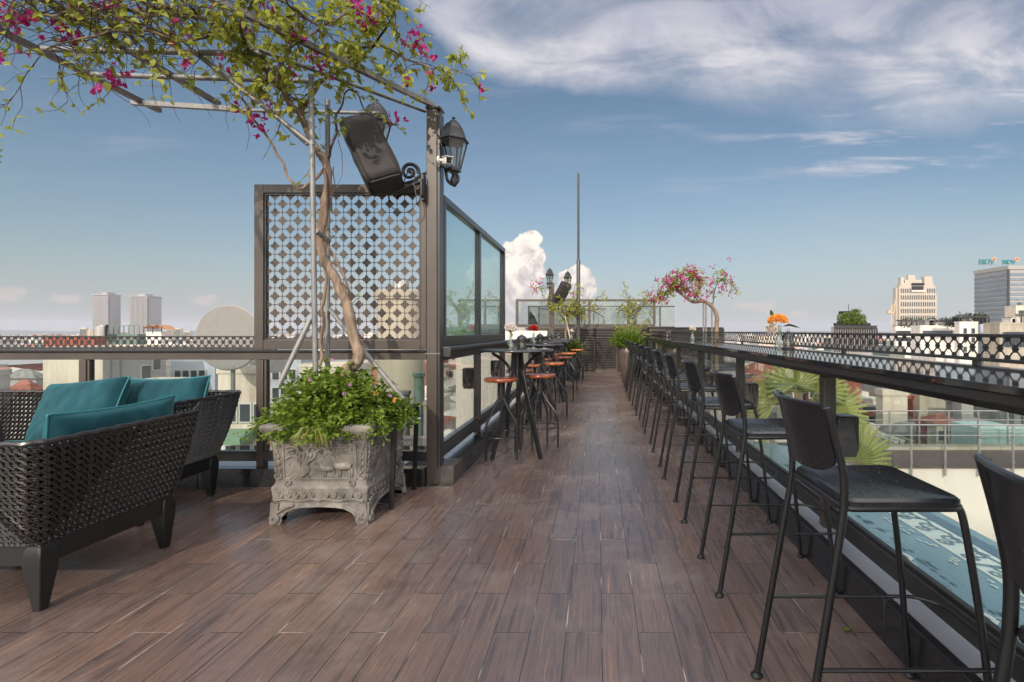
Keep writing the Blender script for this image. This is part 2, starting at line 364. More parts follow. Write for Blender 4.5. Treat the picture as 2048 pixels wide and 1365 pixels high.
t=thing('lattice_screen','bronze framed quatrefoil lattice screen on the rail behind the stone planter','screen',(0,0,0))
x0,x1,z0,z1=-2.79,-1.392,1.10,2.44
m=MB()
m.box(x0,PY,z0,x0+.075,PY+.07,z1); m.box(x1-.045,PY,z0,x1,PY+.07,z1)
m.box(x0+.075,PY,z1-.07,x1-.045,PY+.07,z1); m.box(x0+.075,PY,z0,x1-.045,PY+.07,z0+.075)
m.build('frame',M['bronze'],t,bevel=.004)
m=MB()
ix0,ix1,iz0,iz1=x0+.077,x1-.047,z0+.077,z1-.072
for (a,b_,c,d_) in ((ix0,iz0,ix0+.012,iz1),(ix1-.012,iz0,ix1,iz1),(ix0+.012,iz1-.012,ix1-.012,iz1),(ix0+.012,iz0,ix1-.012,iz0+.012)): m.box(a,PY+.012,b_,c,PY+.05,d_)
m.build('inner_bead',M['frame'],t)
m=MB(); ncol=20; nrow=17; gx=(ix1-ix0-.024)/ncol; gz=(iz1-iz0-.024)/nrow
O=quat_outline()
yy=PY+.03
for i in range(ncol+1):
    for j in range(nrow+1):
        if (i+j)%2==0:
            cx=ix0+.012+i*gx; cz=iz0+.012+j*gz
            P=clip([(cx+p[0],cz+p[1]) for p in O],ix0+.012,ix1-.012,iz0+.012,iz1-.012)
            m.prism(P,'y',yy-.002,yy+.002)
        else:
            cx=ix0+.012+i*gx; cz=iz0+.012+j*gz   # small bead crossing
            m.prism([(cx+.006*cos(a*pi/3),cz+.006*sin(a*pi/3)) for a in range(6)],'y',yy-.0045,yy+.0045)
for i in range(1,ncol):
    cx=ix0+.012+i*gx; m.box(cx-.0027,yy-.0035,iz0+.012,cx+.0027,yy-.0022,iz1-.012)
for j in range(1,nrow):
    cz=iz0+.012+j*gz; m.box(ix0+.012,yy+.0022,cz-.0027,ix1-.012,yy+.0035,cz+.0027)
m.build('lattice_panel',M['bronze'],t)

def perf_panel(L,h,pitch,r=.021,th=.003):
    """strip in local x (length) z (height)"""
    m=MB(); n=int(L/pitch); hz=h/2
    for i in range(n+1):
        cx=i*pitch
        m.prism([(cx+r*cos(a*pi/5)*(1+.12*cos(4*a*pi/5)),hz+r*sin(a*pi/5)*(1+.12*cos(4*a*pi/5))) for a in range(10)],'y',-th/2,th/2)
        cx2=cx+pitch/2
        if cx2<L:
            top=[(cx2+r*cos(a*pi/6),h+r*1.1*sin(a*pi/6)) for a in range(6,13)]
            bot=[(cx2+r*cos(a*pi/6),0+r*1.1*sin(a*pi/6)) for a in range(0,7)]
            m.prism(top,'y',-th/2,th/2); m.prism(bot,'y',-th/2,th/2)
            for (ax,az,bx,bz) in ((cx,hz,cx2,h),(cx,hz,cx2,0),(cx2,h,cx+pitch,hz),(cx2,0,cx+pitch,hz)):
                dx,dz=bx-ax,bz-az; l=sqrt(dx*dx+dz*dz); nx,nz=-dz/l*.0028,dx/l*.0028
                m.prism([(ax+nx,az+nz),(bx+nx,bz+nz),(bx-nx,bz-nz),(ax-nx,az-nz)],'y',-th/2-.0005,th/2+.0005)
    return m
# left perforated strip on the left rail
t=thing('perforated_rail','low perforated metal rail above the ledge behind the wicker seats','railing',(-8,PY+.3,0))
m=perf_panel(5.2,.085,.0615,.0165); o=m.build('perforated_strip',M['frame'],t); o.location=(0,0,1.108)
m=MB(); m.box(0,-.012,1.193,5.2,.012,1.205); m.box(0,-.012,1.094,5.2,.012,1.108); m.build('strip_frame',M['frame'],t,bevel=.002)
m=MB(); [m.box(x,-.008,1.06,x+.016,.008,1.094) for x in (1.0,2.2,3.35,4.5)]; m.build('support_stubs',M['frame'],t)
# glass rail along the left front
def glass_rail_x(y,x0,x1,posts,name,label):
    t=thing(name,label,'railing',(0,y,0))
    m=MB(); m.box(x0,-.02,1.078,x1,.32,1.096); m.build('ledge_top',M['counter'],t,bevel=.003)
    m=MB(); m.box(x0,.0,1.015,x1,.06,1.0755); m.build('top_rail',M['bronze'],t,bevel=.003)
    m=MB(); m.box(x0,.002,.19,x1,.058,.27); m.build('bottom_rail',M['frame'],t,bevel=.003)
    for px in posts:
        m=MB(); m.box(px-.04,-.004,.135,px+.015,.064,1.013); m.box(px+.018,.006,.272,px+.035,.054,1.013); m.build('post',M['bronze'],t,bevel=.003)
    ps=[x0]+list(posts)+[x1]
    for a,b_ in zip(ps[:-1],ps[1:]):
        m=MB(); m.box(a+.036,.026,.272,b_-.041,.032,1.013); m.build('glass_pane',M['glass'],t)
    return t
glass_rail_x(PY,-8,-1.392,[-7.08,-5.63,-4.17,-2.73],'glass_railing','bronze framed glass railing behind the wicker seats')
def glass_rail_y(x,y0,y1,posts,name,label,side=1,top=1.09,ext=0):
    t=thing(name,label,'railing',(x,0,0))
    m=MB(); m.box(-.03,y0,1.0,.03,y1,top-.015); m.build('top_rail',M['frame'],t,bevel=.004)
    m=MB(); m.box(-.03,y0,.20,.03,y1,.285); m.box(-.012,y0,.286,.012,y1,.30); m.build('bottom_rail',M['frame'],t,bevel=.003)
    for py in posts:
        m=MB(); m.box(-.034,py-.03,.14,.034,py+.03,.998); m.box(-.026,py+.034,.3,.026,py+.05,.998); m.build('post',M['bronze'],t,bevel=.003)
    ps=[y0]+list(posts)+[y1]
    for a,b_ in zip(ps[:-1],ps[1:]):
        m=MB(); m.box(-.003,a+.052,.287,.003,b_-.032,.998); m.build('glass_pane',M['glass'],t)
    return t
LP=[5.47,6.9,8.33,9.76,11.2,12.6,14.0]
glass_rail_y(-1.315,4.175,15.4,LP,'glass_railing','dark framed glass railing beside the round stool tables')
t=thing('handrail_shelf','dark rounded handrail shelf running beside the stools and lamp post','handrail')
m=MB(); m.box(-1.34,4.175,1.078,-1.215,15.4,1.118); m.build('shelf_board',M['frame'],t,bevel=.012,seg=3)
m=MB(); m.box(-1.345,4.12,1.03,-1.21,4.172,1.12); m.build('end_cap',M['frame'],t,bevel=.008)
# upper wind screen
t=thing('wind_screen','green tinted glass wind screen above the handrail shelf','screen')
zz0,zz1=1.122,2.385; ya,yb=4.175,6.92
m=MB(); m.box(-1.345,ya,zz1-.06,-1.275,yb,zz1); m.box(-1.345,ya,zz0,-1.275,yb,zz0+.085); m.box(-1.345,yb-.06,zz0+.086,-1.275,yb,zz1-.061); m.box(-1.345,ya,zz0+.086,-1.275,ya+.05,zz1-.061); m.build('frame',M['frame'],t,bevel=.004)
m=MB(); m.box(-1.34,5.44,zz0+.086,-1.28,5.51,zz1-.061); m.build('mullion',M['frame'],t,bevel=.004)
for a,b_ in ((ya+.051,5.439),(5.511,yb-.061)):
    m=MB(); m.box(-1.313,a,zz0+.086,-1.307,b_,zz1-.061); m.build('glass_pane',M['glassup'],t)

# ---------- counter on the right
RP=[1.08,2.78,4.48,6.18,7.88,9.58,11.28,12.98]
glass_rail_y(1.28,-1.5,15.4,RP,'glass_railing','dark framed glass railing under the long bar counter')
t=thing('bar_counter','long glossy black bar counter along the right side of the terrace','counter')
m=MB(); m.box(1.113,-1.5,1.076,1.69,13.0,1.10); m.build('counter_top',M['counter'],t,bevel=.003)
m=MB(); m.box(1.122,-1.5,1.045,1.15,13.0,1.0755); m.build('fascia',M['frame'],t,bevel=.002)
m=MB(); m.box(1.152,-1.5,1.05,1.245,13.0,1.0745); m.build('underframe',M['frame'],t)
t=thing('perforated_rail','low perforated metal rail running along the back of the bar counter','railing',(1.755,-1.5,0),pi/2)
m=perf_panel(17.0,.092,.080,.0172); o=m.build('perforated_strip',M['frame'],t); o.location=(0,0,1.128)
m=MB(); m.box(0,-.014,1.22,17.0,.014,1.236); m.box(0,-.014,1.112,17.0,.014,1.128); m.build('strip_frame',M['frame'],t,bevel=.002)
m=MB(); [m.box(x,-.01,1.04,x+.03,.01,1.112) for x in [1.3+1.25*i for i in range(13)]]; m.build('support_stubs',M['frame'],t)
m=MB(); m.box(0,-.02,1.02,17,.02,1.04); m.build('support_rail',M['frame'],t)

# box lights on posts
LBL=['small black box light on the counter post next to the nearest bar chairs','black box light on the second counter post from the camera','black box light on the third counter post from the camera']
def boxlight(loc,label):
    t=thing('box_light',label,'wall light',loc,group='box lights on the glass posts')
    m=MB(); m.prism([(-.035,0),(.06,0),(.075,.04),(.075,.22),(-.035,.22)],'y',-.055,.055); m.build('housing',M['blackmetal'],t,bevel=.004)
    m=MB(); m.box(-.025,-.045,.221,.065,.045,.224); m.build('lens',M['ledge'],t)
    return t
bl=boxlight((1.352,2.78,.56),LBL[0])
for i,(y,l) in enumerate(((4.48,LBL[1]),(6.18,LBL[2]))): dup(bl,(1.352,y,.56),None,l)
for y,l in ((5.47,'black box light on the first glass post beside the stools'),(6.9,'black box light on the second glass post beside the stools')): dup(bl,(-1.388,y,.62),pi,l)

# ================================================================ BAR CHAIRS
def make_chair(label):
    t=thing('bar_chair',label,'bar chair',group='black metal bar chairs along the counter')
    for s in (-1,1):
        m=MB(); m.tube(smoothpath([(-.275,s*.2,.012),(-.22,s*.196,.34),(-.165,s*.19,.66),(-.152,s*.188,.77),(-.158,s*.187,.87),(-.2,s*.186,1.03)],6),.0115,10)
        lg=m.build('leg',M['blackmetal'],t,smooth=True)
        m=MB(); m.lathe([(.02,0),(.022,.006),(.012,.016)],14,(-.277,s*.2,0)); m.build('foot_pad',M['blackmetal'],lg,smooth=True)
        m=MB(); m.tube(smoothpath([(.275,s*.2,.012),(.238,s*.191,.4),(.196,s*.179,.70),(.18,s*.170,.742)],6),.0105,10)
        lg=m.build('leg',M['blackmetal'],t,smooth=True)
        m=MB(); m.lathe([(.02,0),(.022,.006),(.012,.016)],14,(.277,s*.2,0)); m.build('foot_pad',M['blackmetal'],lg,smooth=True)
    # seat: rounded sheet with dished middle and rivets
    m=MB(); hw,rc=.188,.04
    def rr(x0,x1,h,r,n=6):
        P=[]
        for (cx,cy,a0) in ((x1-r,h-r,0),(x0+r,h-r,pi/2),(x0+r,-h+r,pi),(x1-r,-h+r,3*pi/2)):
            for k in range(n+1): a=a0+pi/2*k/n; P.append((cx+r*cos(a),cy+r*sin(a)))
        return P
    A=rr(-.15,.2,hw,rc); B_=rr(-.14,.19,hw-.01,rc-.008); C_=rr(-.125,.175,hw-.025,rc-.015)
    n=len(A); base=len(m.v)
    rings=[[(p[0],p[1],.748) for p in A],[(p[0],p[1],.762) for p in A],[(p[0],p[1],.770) for p in B_],[(p[0],p[1],.7655) for p in C_]]
    for R_ in rings: m.v.extend(R_)
    for i in range(3):
        for k in range(n): k2=(k+1)%n; m.f.append((base+i*n+k,base+i*n+k2,base+(i+1)*n+k2,base+(i+1)*n+k))
    m.f.append(tuple(base+3*n+k for k in range(n))); m.f.append(tuple(base+k for k in range(n-1,-1,-1)))
    st=m.build('seat',M['seatmetal'],t,smooth=True,angle=50)
    m=MB()
    for i in range(3):
        for j in range(3): m.lathe([(.0038,0),(.003,.0018),(0.0006,.0024)],8,(-.06+.085*i,-.1+.1*j,.7655))
    m.build('rivets',M['frame'],st)
    m=MB(); P=rr(-.152,.196,.184,.035); P=[(p[0],p[1],.742) for p in P]; m.tube(P+[P[0]],.0095,8,cap=False); m.build('seat_frame',M['blackmetal'],t,smooth=True)
    # backrest: bent sheet, rolled top, bowed lower edge
    m=MB(); nu,nv=16,9; th=.004
    def bp(u,v,off):
        y=lerp(-.178,.178,u); k=1-(2*u-1)**2
        zb=.838-.012*k+ .035*(abs(2*u-1)**6); z=lerp(zb,1.034,v)
        xl=-.158-(z-.84)*.225; x=xl-.045*k-.006+off
        if v>.93: x-= .006
        return (x,y,z)
    for off in (0,th):
        for j in range(nv+1):
            for i in range(nu+1): m.v.append(bp(i/nu,j/nv,off))
    W=nu+1; T=W*(nv+1)
    for j in range(nv):
        for i in range(nu):
            a=j*W+i; m.f.append((a,a+1,a+W+1,a+W)); m.f.append((T+a,T+a+W,T+a+W+1,T+a+1))
    for i in range(nu): m.f.append((i,T+i,T+i+1,i+1)); a=nv*W+i; m.f.append((a,a+1,T+a+1,T+a))
    for j in range(nv): a=j*W; m.f.append((a,a+W,T+a+W,T+a)); a=j*W+nu; m.f.append((a,T+a,T+a+W,a+W))
    bk=m.build('backrest',M['seatmetal'],t,smooth=True,angle=50)
    m=MB(); m.tube([Vector(bp(i/16,1,.002))+Vector((-.002,0,.002)) for i in range(17)],.0075,8); m.build('top_roll',M['seatmetal'],bk,smooth=True)
    m=MB(); f=[(-.235,-.197,.29),(.1,-.197,.29),(.245,-.197,.29),(.29,-.19,.29),(.335,-.15,.292),(.35,-.1,.293),(.35,0,.293)]
    pth=smoothpath(f+[(p[0],-p[1],p[2]) for p in f[-2::-1]],4); m.tube(pth,.0065,8); m.build('footrest',M['blackmetal'],t,smooth=True)
    return t
CY=[.665,1.61,2.56,3.46,4.41,5.36,6.28,7.2,8.15,9.08,10.0,10.9]
ORD=['nearest the camera, cut by the right edge of the photo','second from the camera, seat and back in full view','third','fourth','fifth','sixth','seventh','eighth','ninth','tenth','eleventh']
def clab(i):
    if i==0: return 'black metal bar chair nearest the camera, cut off by the right edge'
    if i==1: return 'black metal bar chair second from the camera, its seat in full view'
    if i==11: return 'black metal bar chair at the far end of the row, nearest the big pot'
    return 'black metal bar chair %s from the camera in the row along the counter'%ORD[i]
ch0=make_chair(clab(0)); ch0.location=(.857,CY[0],0)
for i in range(1,12):
    dup(ch0,(.857+random.uniform(-.012,.012),CY[i]+random.uniform(-.02,.02) if i>2 else CY[i],0),radians(random.uniform(-2.5,2.5)) if i>1 else 0,clab(i))

# ================================================================ STOOLS AND TABLES
def make_stool(label,wood):
    t=thing('round_stool',label,'stool',group='round wooden stools around the tall tables')
    m=MB(); m.lathe([(.0005,.765),(.152,.765),(.158,.770),(.16,.785),(.158,.796),(.15,.801),(.0005,.802)],36); m.build('seat',wood,t,smooth=True,angle=50)
    m=MB(); m.lathe([(.03,.60),(.036,.605),(.036,.76),(.05,.764)],20); m.build('hub',M['blackmetal'],t,smooth=True)
    for k in range(4):
        a=pi/4+k*pi/2; c,s_=cos(a),sin(a)
        m=MB(); m.tube(smoothpath([(.02*c,.02*s_,.655),(.035*c,.035*s_,.60),(.1*c,.1*s_,.5),(.175*c,.175*s_,.405),(.198*c,.198*s_,.34),(.2*c,.2*s_,.2),(.2*c,.2*s_,.02)],5),.0105,8)
        lg=m.build('leg',M['blackmetal'],t,smooth=True)
        m=MB(); m.lathe([(.013,0),(.0135,.03),(.011,.034)],12,(.2*c,.2*s_,0)); m.build('foot_cap',M['granitegrey'],lg,smooth=True)
    m=MB(); P=[(.187*cos(2*pi*k/32),.187*sin(2*pi*k/32),.255) for k in range(33)]; m.tube(P,.006,8,cap=False); m.build('foot_ring',M['blackmetal'],t,smooth=True)
    return t
SL=[(-.925,4.80,.2,'r','red wooden stool nearest the camera, beside the glass rail'),
(-.60,5.22,.5,'r','red wooden stool just right of the first tall table'),
(-.90,5.80,.1,'r','red wooden stool behind the first tall table, by the glass rail'),
(-.93,6.75,.3,'o','orange wooden stool at the second table, on the glass rail side'),
(-.635,7.15,.7,'o','orange wooden stool at the second table, on the walkway side'),
(-.90,8.15,.2,'r','reddish stool by the glass rail, behind the second table'),
(-.62,8.75,.6,'r','reddish stool on the walkway side of the third table'),
(-.88,9.85,.4,'r','dark red stool between the third and fourth tables, glass rail side'),
(-.60,10.35,.3,'o','light brown stool on the walkway side of the fourth table'),
(-.50,12.25,.1,'o','farthest wooden stool, in front of the small green bush')]
protos={}
for (x,y,rz,w,l) in SL:
    if w not in protos:
        protos[w]=make_stool(l,M['woodseat'] if w=='r' else M['woodorange']); protos[w].location=(x,y,0); protos[w].rotation_euler=(0,0,rz)
    else: dup(protos[w],(x,y,0),rz,l)
def make_table(label):
    t=thing('round_table',label,'table',group='tall round black tables beside the glass rail')
    m=MB(); m.lathe([(.0005,1.045),(.352,1.045),(.36,1.051),(.36,1.061),(.354,1.067),(.0005,1.067)],48); m.build('tabletop',M['counter'],t,smooth=True,angle=50)
    m=MB(); m.lathe([(.09,1.03),(.1,1.044)],20); m.lathe([(.028,.78),(.03,1.03)],14); m.build('hub',M['blackmetal'],t,smooth=True)
    for k in range(3):
        a=2*pi*k/3-.45; d=Vector((cos(a),sin(a),0)); nrm=Vector((-sin(a),cos(a),0))
        def sec(r,z,w,h):
            c=d*r+Vector((0,0,z)); return [c-nrm*w-d*h,c-nrm*w+d*h,c+nrm*w+d*h,c+nrm*w-d*h]
        m=MB()
        m.hexa(sec(.27,0,.014,.019),sec(.05,.86,.014,.026)); m.hexa(sec(.05,.862,.014,.026),sec(.035,1.03,.014,.024))
        lg=m.build('leg',M['blackmetal'],t,bevel=.004)
        m=MB(); pth=smoothpath([d*.065+Vector((0,0,.80)),d*.10+Vector((0,0,.90)),d*.17+Vector((0,0,.97)),d*.27+Vector((0,0,1.035))],5); m.tube(pth,.016,6,flat=.7); m.build('brace',M['blackmetal'],lg,bevel=.002)
    return t
TY=[5.0,6.95,8.75,10.5,12.3]
TN=['nearest','second','third','fourth','farthest']
tb=None
TX=[-.80,-.83,-.84,-.83,-.83]
for i,y in enumerate(TY):
    l='%s tall round black table beside the glass rail'%TN[i] if i in (0,4) else 'tall round black table, %s from the camera, beside the glass rail'%TN[i]
    if tb is None: tb=make_table(l); tb.location=(TX[i],y,0)
    else: dup(tb,(TX[i],y,0),i*.5,l)

# lanterns (table)
def make_tl(label):
    t=thing('table_lantern',label,'lantern',group='small black lanterns on the tables and the counter')
    r=.042
    m=MB(); m.lathe([(.046,0),(.05,.003),(.05,.012),(.043,.016)],24); m.build('base',M['iron'],t,smooth=True)
    m=MB()
    for k in range(8): a=2*pi*k/8; m.tube([(r*cos(a),r*sin(a),.014),(r*cos(a),r*sin(a),.10)],.0028,6)
    for z in (.03,.088): m.tube([(r*cos(2*pi*k/24),r*sin(2*pi*k/24),z) for k in range(25)],.0022,6,cap=False)
    m.build('cage',M['iron'],t,smooth=True)
    m=MB(); m.lathe([(.037,.016),(.037,.1)],20,cap=False); m.build('glass_cylinder',M['lampglass'],t,smooth=True)
    m=MB(); m.lathe([(.05,.098),(.051,.104),(.045,.118),(.03,.132),(.014,.138),(.012,.143),(.0005,.145)],24)
    m.tube([(.011*cos(2*pi*k/16),0,.153+.011*sin(2*pi*k/16)) for k in range(17)],.002,6,cap=False); m.build('roof',M['iron'],t,smooth=True)
    m=MB(); m.lathe([(.018,.018),(.018,.06),(.0005,.061)],14); m.build('candle',M['whiteflower'],t,smooth=True)
    return t
tl=make_tl('small black lantern on the nearest round table'); tl.location=(-.755,4.98,1.067); tl.scale=(1,1,1)
for (x,y,l) in ((-.80,6.95,'small black lantern on the second round table'),(-.835,8.75,'small black lantern on the third round table'),(-.82,10.5,'small black lantern on the fourth round table')): dup(tl,(x,y,1.067),None,l)
dup(tl,(1.565,4.1,1.10),None,'small black lantern on the counter beside the orange flowers')
dup(tl,(1.58,11.3,1.10),None,'small black lantern at the far end of the bar counter')

# ---------------------------------------------------------------- foliage helpers
def rv(s=1): return Vector((random.gauss(0,s),random.gauss(0,s),random.gauss(0,s)))
def leafq(m,p,d,up,L,W,fold=.3,droop=.2):
    d=d.normalized(); s=d.cross(up)
    if s.length<1e-4: s=Vector((1,0,0))
    s.normalize(); n=s.cross(d)
    tip=p+d*L-n*(L*droop); mid=p+d*(L*.42)
    l=mid+s*(W*.5)+n*(W*fold); r=mid-s*(W*.5)+n*(W*fold)
    k=len(m.v); l2=p+d*(L*.75)+s*(W*.3)+n*(W*fold*.5-L*droop*.5); r2=p+d*(L*.75)-s*(W*.3)+n*(W*fold*.5-L*droop*.5)
    mm=p+d*(L*.5)-n*(L*droop*.2)
    m.v.extend([tuple(p),tuple(l),tuple(l2),tuple(tip),tuple(r2),tuple(r),tuple(mm)])
    m.f.extend([(k,k+6,k+1),(k+1,k+6,k+2),(k+2,k+6,k+3),(k+3,k+6,k+4),(k+4,k+6,k+5),(k+5,k+6,k)])
def bractc(m,p,s,n=3):
    for _ in range(n):
        d=rv().normalized(); leafq(m,p,d,rv(),s*random.uniform(.8,1.2),s*random.uniform(.7,1.0),.25,.1)
def flowerball(m,c,r,n,s):
    for _ in range(n):
        d=rv().normalized(); leafq(m,c+d*r*.6,(d+rv(.3)),rv(),s,s*.8,.3,.1)

def vase(loc,label,kind):
    t=thing('flower_vase',label,'vase',loc,group='glass flower vases on the tables and counter')
    m=MB(); m.lathe([(.03,0),(.036,.004),(.037,.035),(.03,.06),(.018,.085),(.015,.11),(.019,.125)],20,cap=False); m.lathe([(.0005,.001),(.03,.001)],20,cap=False); m.build('bottle',M['vase'],t,smooth=True)
    m=MB()
    for k in range(4): m.tube([(0.004*k-.006,0,.01),(.01*cos(k*2),.01*sin(k*2),.17)],.0018,5)
    m.build('stems',M['leaf2'],t)
    m=MB()
    if kind=='orange':
        for k in range(520):
            d=rv().normalized(); d.z=abs(d.z)*.9-.2
            c=Vector((-.012,0,.205))+Vector((d.x*.058,d.y*.05,d.z*.045)); leafq(m,c,d+rv(.4),rv(),.019,.019,.3,.1)
        fo=m.build('flowers',M['orangeflower'],t)
        m=MB()
        for k in range(170):
            d=rv().normalized(); leafq(m,Vector((-.058,-.0,.145))+d*.022,d+rv(.4),rv(),.024,.02,.3,.1)
        m.build('flowers',M['whiteflower'],t)
        m=MB(); 
        for a,l in ((.1,.12),(2.6,.09),(-.3,.1)): leafq(m,Vector((.02*cos(a),.0,.16)),Vector((cos(a),-.2,.25)),Vector((0,0,1)),l,.04,.2,.35)
        leafq(m,Vector((-.04,0,.23)),Vector((-.5,0,.9)),Vector((0,1,0)),.06,.03); m.build('leaves',M['leaf3'],t)
    elif kind=='red':
        for c in ((-.028,0,.19),(.0,.01,.2),(.026,0,.185)): flowerball(m,Vector(c),.024,70,.022)
        m.build('flowers',M['redflower'],t)
    else:
        for c in ((-.026,0,.19),(.01,.01,.205),(.03,0,.18)): flowerball(m,Vector(c),.022,50,.02)
        m.build('flowers',M['whiteflower'],t)
        m=MB(); [leafq(m,Vector((0,0,.14)),rv()+Vector((0,0,.5)),Vector((0,0,1)),.05,.02) for _ in range(6)]; m.build('leaves',M['leaf2'],t)
    return t
vase((-.86,4.95,1.067),'glass bottle of pale pink flowers on the nearest round table','pale').scale=(1.15,1.15,1.15)
vase((-.89,6.95,1.067),'glass bottle with red carnations on the second round table','red').scale=(1.15,1.15,1.15)
vase((-.64,12.3,1.067),'glass bottle of faded flowers on the farthest round table','pale')
vase((1.50,4.12,1.10),'glass bottle with a big orange and white bloom on the counter','orange').scale=(1.15,1.15,1.15)
vase((1.50,7.9,1.10),'glass bottle with a thin pale flower halfway along the counter','pale')
# ================================================================ STREET LANTERNS ON THE POSTS
def make_lamp(label):
    """origin: centre of the lantern's bottom"""
    t=thing('wall_lamp',label,'lamp',group='cast iron lanterns on the posts')
    rot=pi/6
    m=MB(); m.lathe([(.006,.452),(.014,.447),(.014,.437),(.009,.433),(.009,.425),(.02,.42),(.03,.416),(.034,.405),(.034,.398)],12,rot=rot); m.build('finial',M['iron'],t,smooth=True)
    m=MB(); m.lathe([(.036,.40),(.058,.385),(.078,.352),(.09,.315),(.1,.285),(.125,.262),(.128,.252),(.118,.248)],6,rot=rot); 
    for k in range(6):
        a=rot+k*pi/3; m.tube([(r*cos(a),r*sin(a),z+.002) for r,z in ((.036,.40),(.058,.385),(.078,.352),(.09,.315),(.1,.285),(.125,.262))],.004,6)
    m.build('roof',M['iron'],t)
    m=MB()
    for k in range(6):
        a=rot+k*pi/3; m.tube([(.11*cos(a),.11*sin(a),.25),(.056*cos(a),.056*sin(a),.03)],.0065,6)
    m.lathe([(.03,-.005),(.06,.0),(.062,.02),(.052,.03)],6,rot=rot); m.lathe([(.108,.235),(.113,.25)],6,rot=rot,cap=False)
    m.build('frame',M['iron'],t)
    m=MB(); m.lathe([(.052,.032),(.106,.236)],6,rot=rot,cap=False); m.build('glass_panes',M['lampglass'],t)
    m=MB(); m.lathe([(.0005,.262),(.085,.25),(.09,.24),(.055,.225),(.0005,.222)],18); m.build('reflector',M['galv'],t,smooth=True)
    return t
def scroll(c,R,turns,a0,n=40,sgn=1,r0=.2):
    P=[]
    for k in range(n+1):
        u=k/n; a=a0+sgn*turns*2*pi*u; r=R*lerp(1,r0,u); P.append((c[0]+r*cos(a),c[1]+r*sin(a)))
    return P
# right lamp: stands on an S bracket from the post's right side
lp=make_lamp('black cast iron lantern on the right side of the tall bronze post'); lp.location=(-1.185,4.12,2.56)
m=MB(); pth=smoothpath([(.0,0,-.0),(.035,0,-.04),(.03,0,-.085),(-.01,0,-.105),(-.05,0,-.07),(-.065,0,.0),(-.07,0,.03),(-.09,0,.05)],5); m.tube(pth,.013,8)
m.lathe([(.006,-.125),(.022,-.11),(.035,-.07),(.02,-.03),(.03,-.006)],10,(.005,0,0)); br=m.build('bracket',M['iron'],lp,smooth=True)
# left lamp behind the speaker, big scroll arm
l2=dup(lp,(-1.83,4.14,2.72),0,'black cast iron lantern above the covered speaker, on a scroll arm')
for ch in ALLKIDS(l2):
    if ch.name.startswith('bracket'): bpy.data.objects.remove(ch)
m=MB(); P=scroll((.275,-.155),.075,1.6,-.2,50,1,.16)
m.tube([(p[0],0.0,p[1]) for p in P],[lerp(.017,.010,k/50) for k in range(51)],8); m.lathe([(.016,-.01),(.016,.01)],10,M=Matrix.Translation((.275,0,-.155))@Matrix.Rotation(pi/2,4,'X'))
pth=smoothpath([(0,0,-.01),(.01,0,-.12),(.08,0,-.21),(.2,0,-.25),(.3,0,-.232),(.36,0,-.19),(.435,0,-.155)],5); m.tube(pth,.014,8)
m.build('scroll_arm',M['iron'],l2,smooth=True)
# camera
t=thing('security_camera','small white security camera on the lamp post','camera',(-1.275,4.0,2.615))
m=MB(); m.lathe([(.033,0),(.033,.008),(.02,.014)],20,M=Matrix.Rotation(pi/2,4,'Y')); m.build('base',M['white'],t,smooth=True)
m=MB(); m.tube([(.01,0,0),(.045,-.005,-.002)],.011,10); m.build('arm',M['white'],t,smooth=True)
R=Matrix.Translation((.085,-.04,-.02))@Matrix.Rotation(radians(-62),4,'Z')@Matrix.Rotation(radians(14),4,'Y')
m=MB(); m.box(-.065,-.028,-.028,.065,.028,.028,R); m.build('housing',M['white'],t,bevel=.006)
m=MB(); m.box(.0655,-.02,-.02,.069,.02,.02,R); m.build('lens',M['dark'],t)
m=MB(); m.box(-.075,-.032,.0285,.085,.032,.033,R); m.build('sun_hood',M['white'],t,bevel=.001)

# covered speaker
t=thing('covered_speaker','black cloth covered loudspeaker tilted on the bronze post','speaker',(-1.755,3.90,2.62),0)
RS=Matrix.Rotation(radians(-29),4,'Y')@Matrix.Rotation(radians(-12),4,'X')@Matrix.Rotation(radians(22),4,'Z')
m=MB(); nx,nz=8,14
def sp(u,v,face):
    x=lerp(-.14,.14,u); z=lerp(-.31,.31,v); k=mnoise.noise(Vector((x*9,z*7,face*3.1)))*.012
    w=1-.12*abs(v-.5)*0
    return x,z,k
bx=MB()
import bmesh
bm=bmesh.new(); bmesh.ops.create_cube(bm,size=1); bmesh.ops.scale(bm,vec=(.27,.24,.6),verts=bm.verts)
bmesh.ops.bevel(bm,geom=bm.edges[:],offset=.015,segments=2,affect='EDGES'); bmesh.ops.subdivide_edges(bm,edges=bm.edges[:],cuts=7,use_grid_fill=True)
for v in bm.verts:
    n=mnoise.noise(v.co*7)*.012+mnoise.noise(v.co*18)*.004
    v.co+=v.co.normalized()*n
    if v.co.z<-.27: v.co.x*=.93; v.co.y*=.9
    v.co=RS@v.co
me=bpy.data.meshes.new('cover'); bm.to_mesh(me); bm.free(); me.materials.append(M['blackcloth'])
for p in me.polygons: p.use_smooth=True
o=bpy.data.objects.new('cover',me); COL.objects.link(o); o.parent=t
m=MB(); m.tube([(.05,.02,-.29),(.17,.06,-.27),(.33,.1,-.18)],.018,8); m.box(.345,.09,-.33,.367,.15,-.12); m.tube([(.355,.075,-.3),(.355,.075,-.16)],.014,10)
m.build('mount_arm',M['blackmetal'],t,bevel=.002)
m=MB(); m.tube(smoothpath([(.33,.1,-.19),(.28,.02,-.12),(.22,.05,-.2),(.15,.08,-.3)],5),.004,6); m.tube(smoothpath([(.3,.06,-.2),(.33,.03,-.36),(.25,.02,-.44),(.14,.03,-.40),(.1,.05,-.3)],6),.004,6); m.build('cable',M['blackmetal'],t,smooth=True)
speaker_main=t

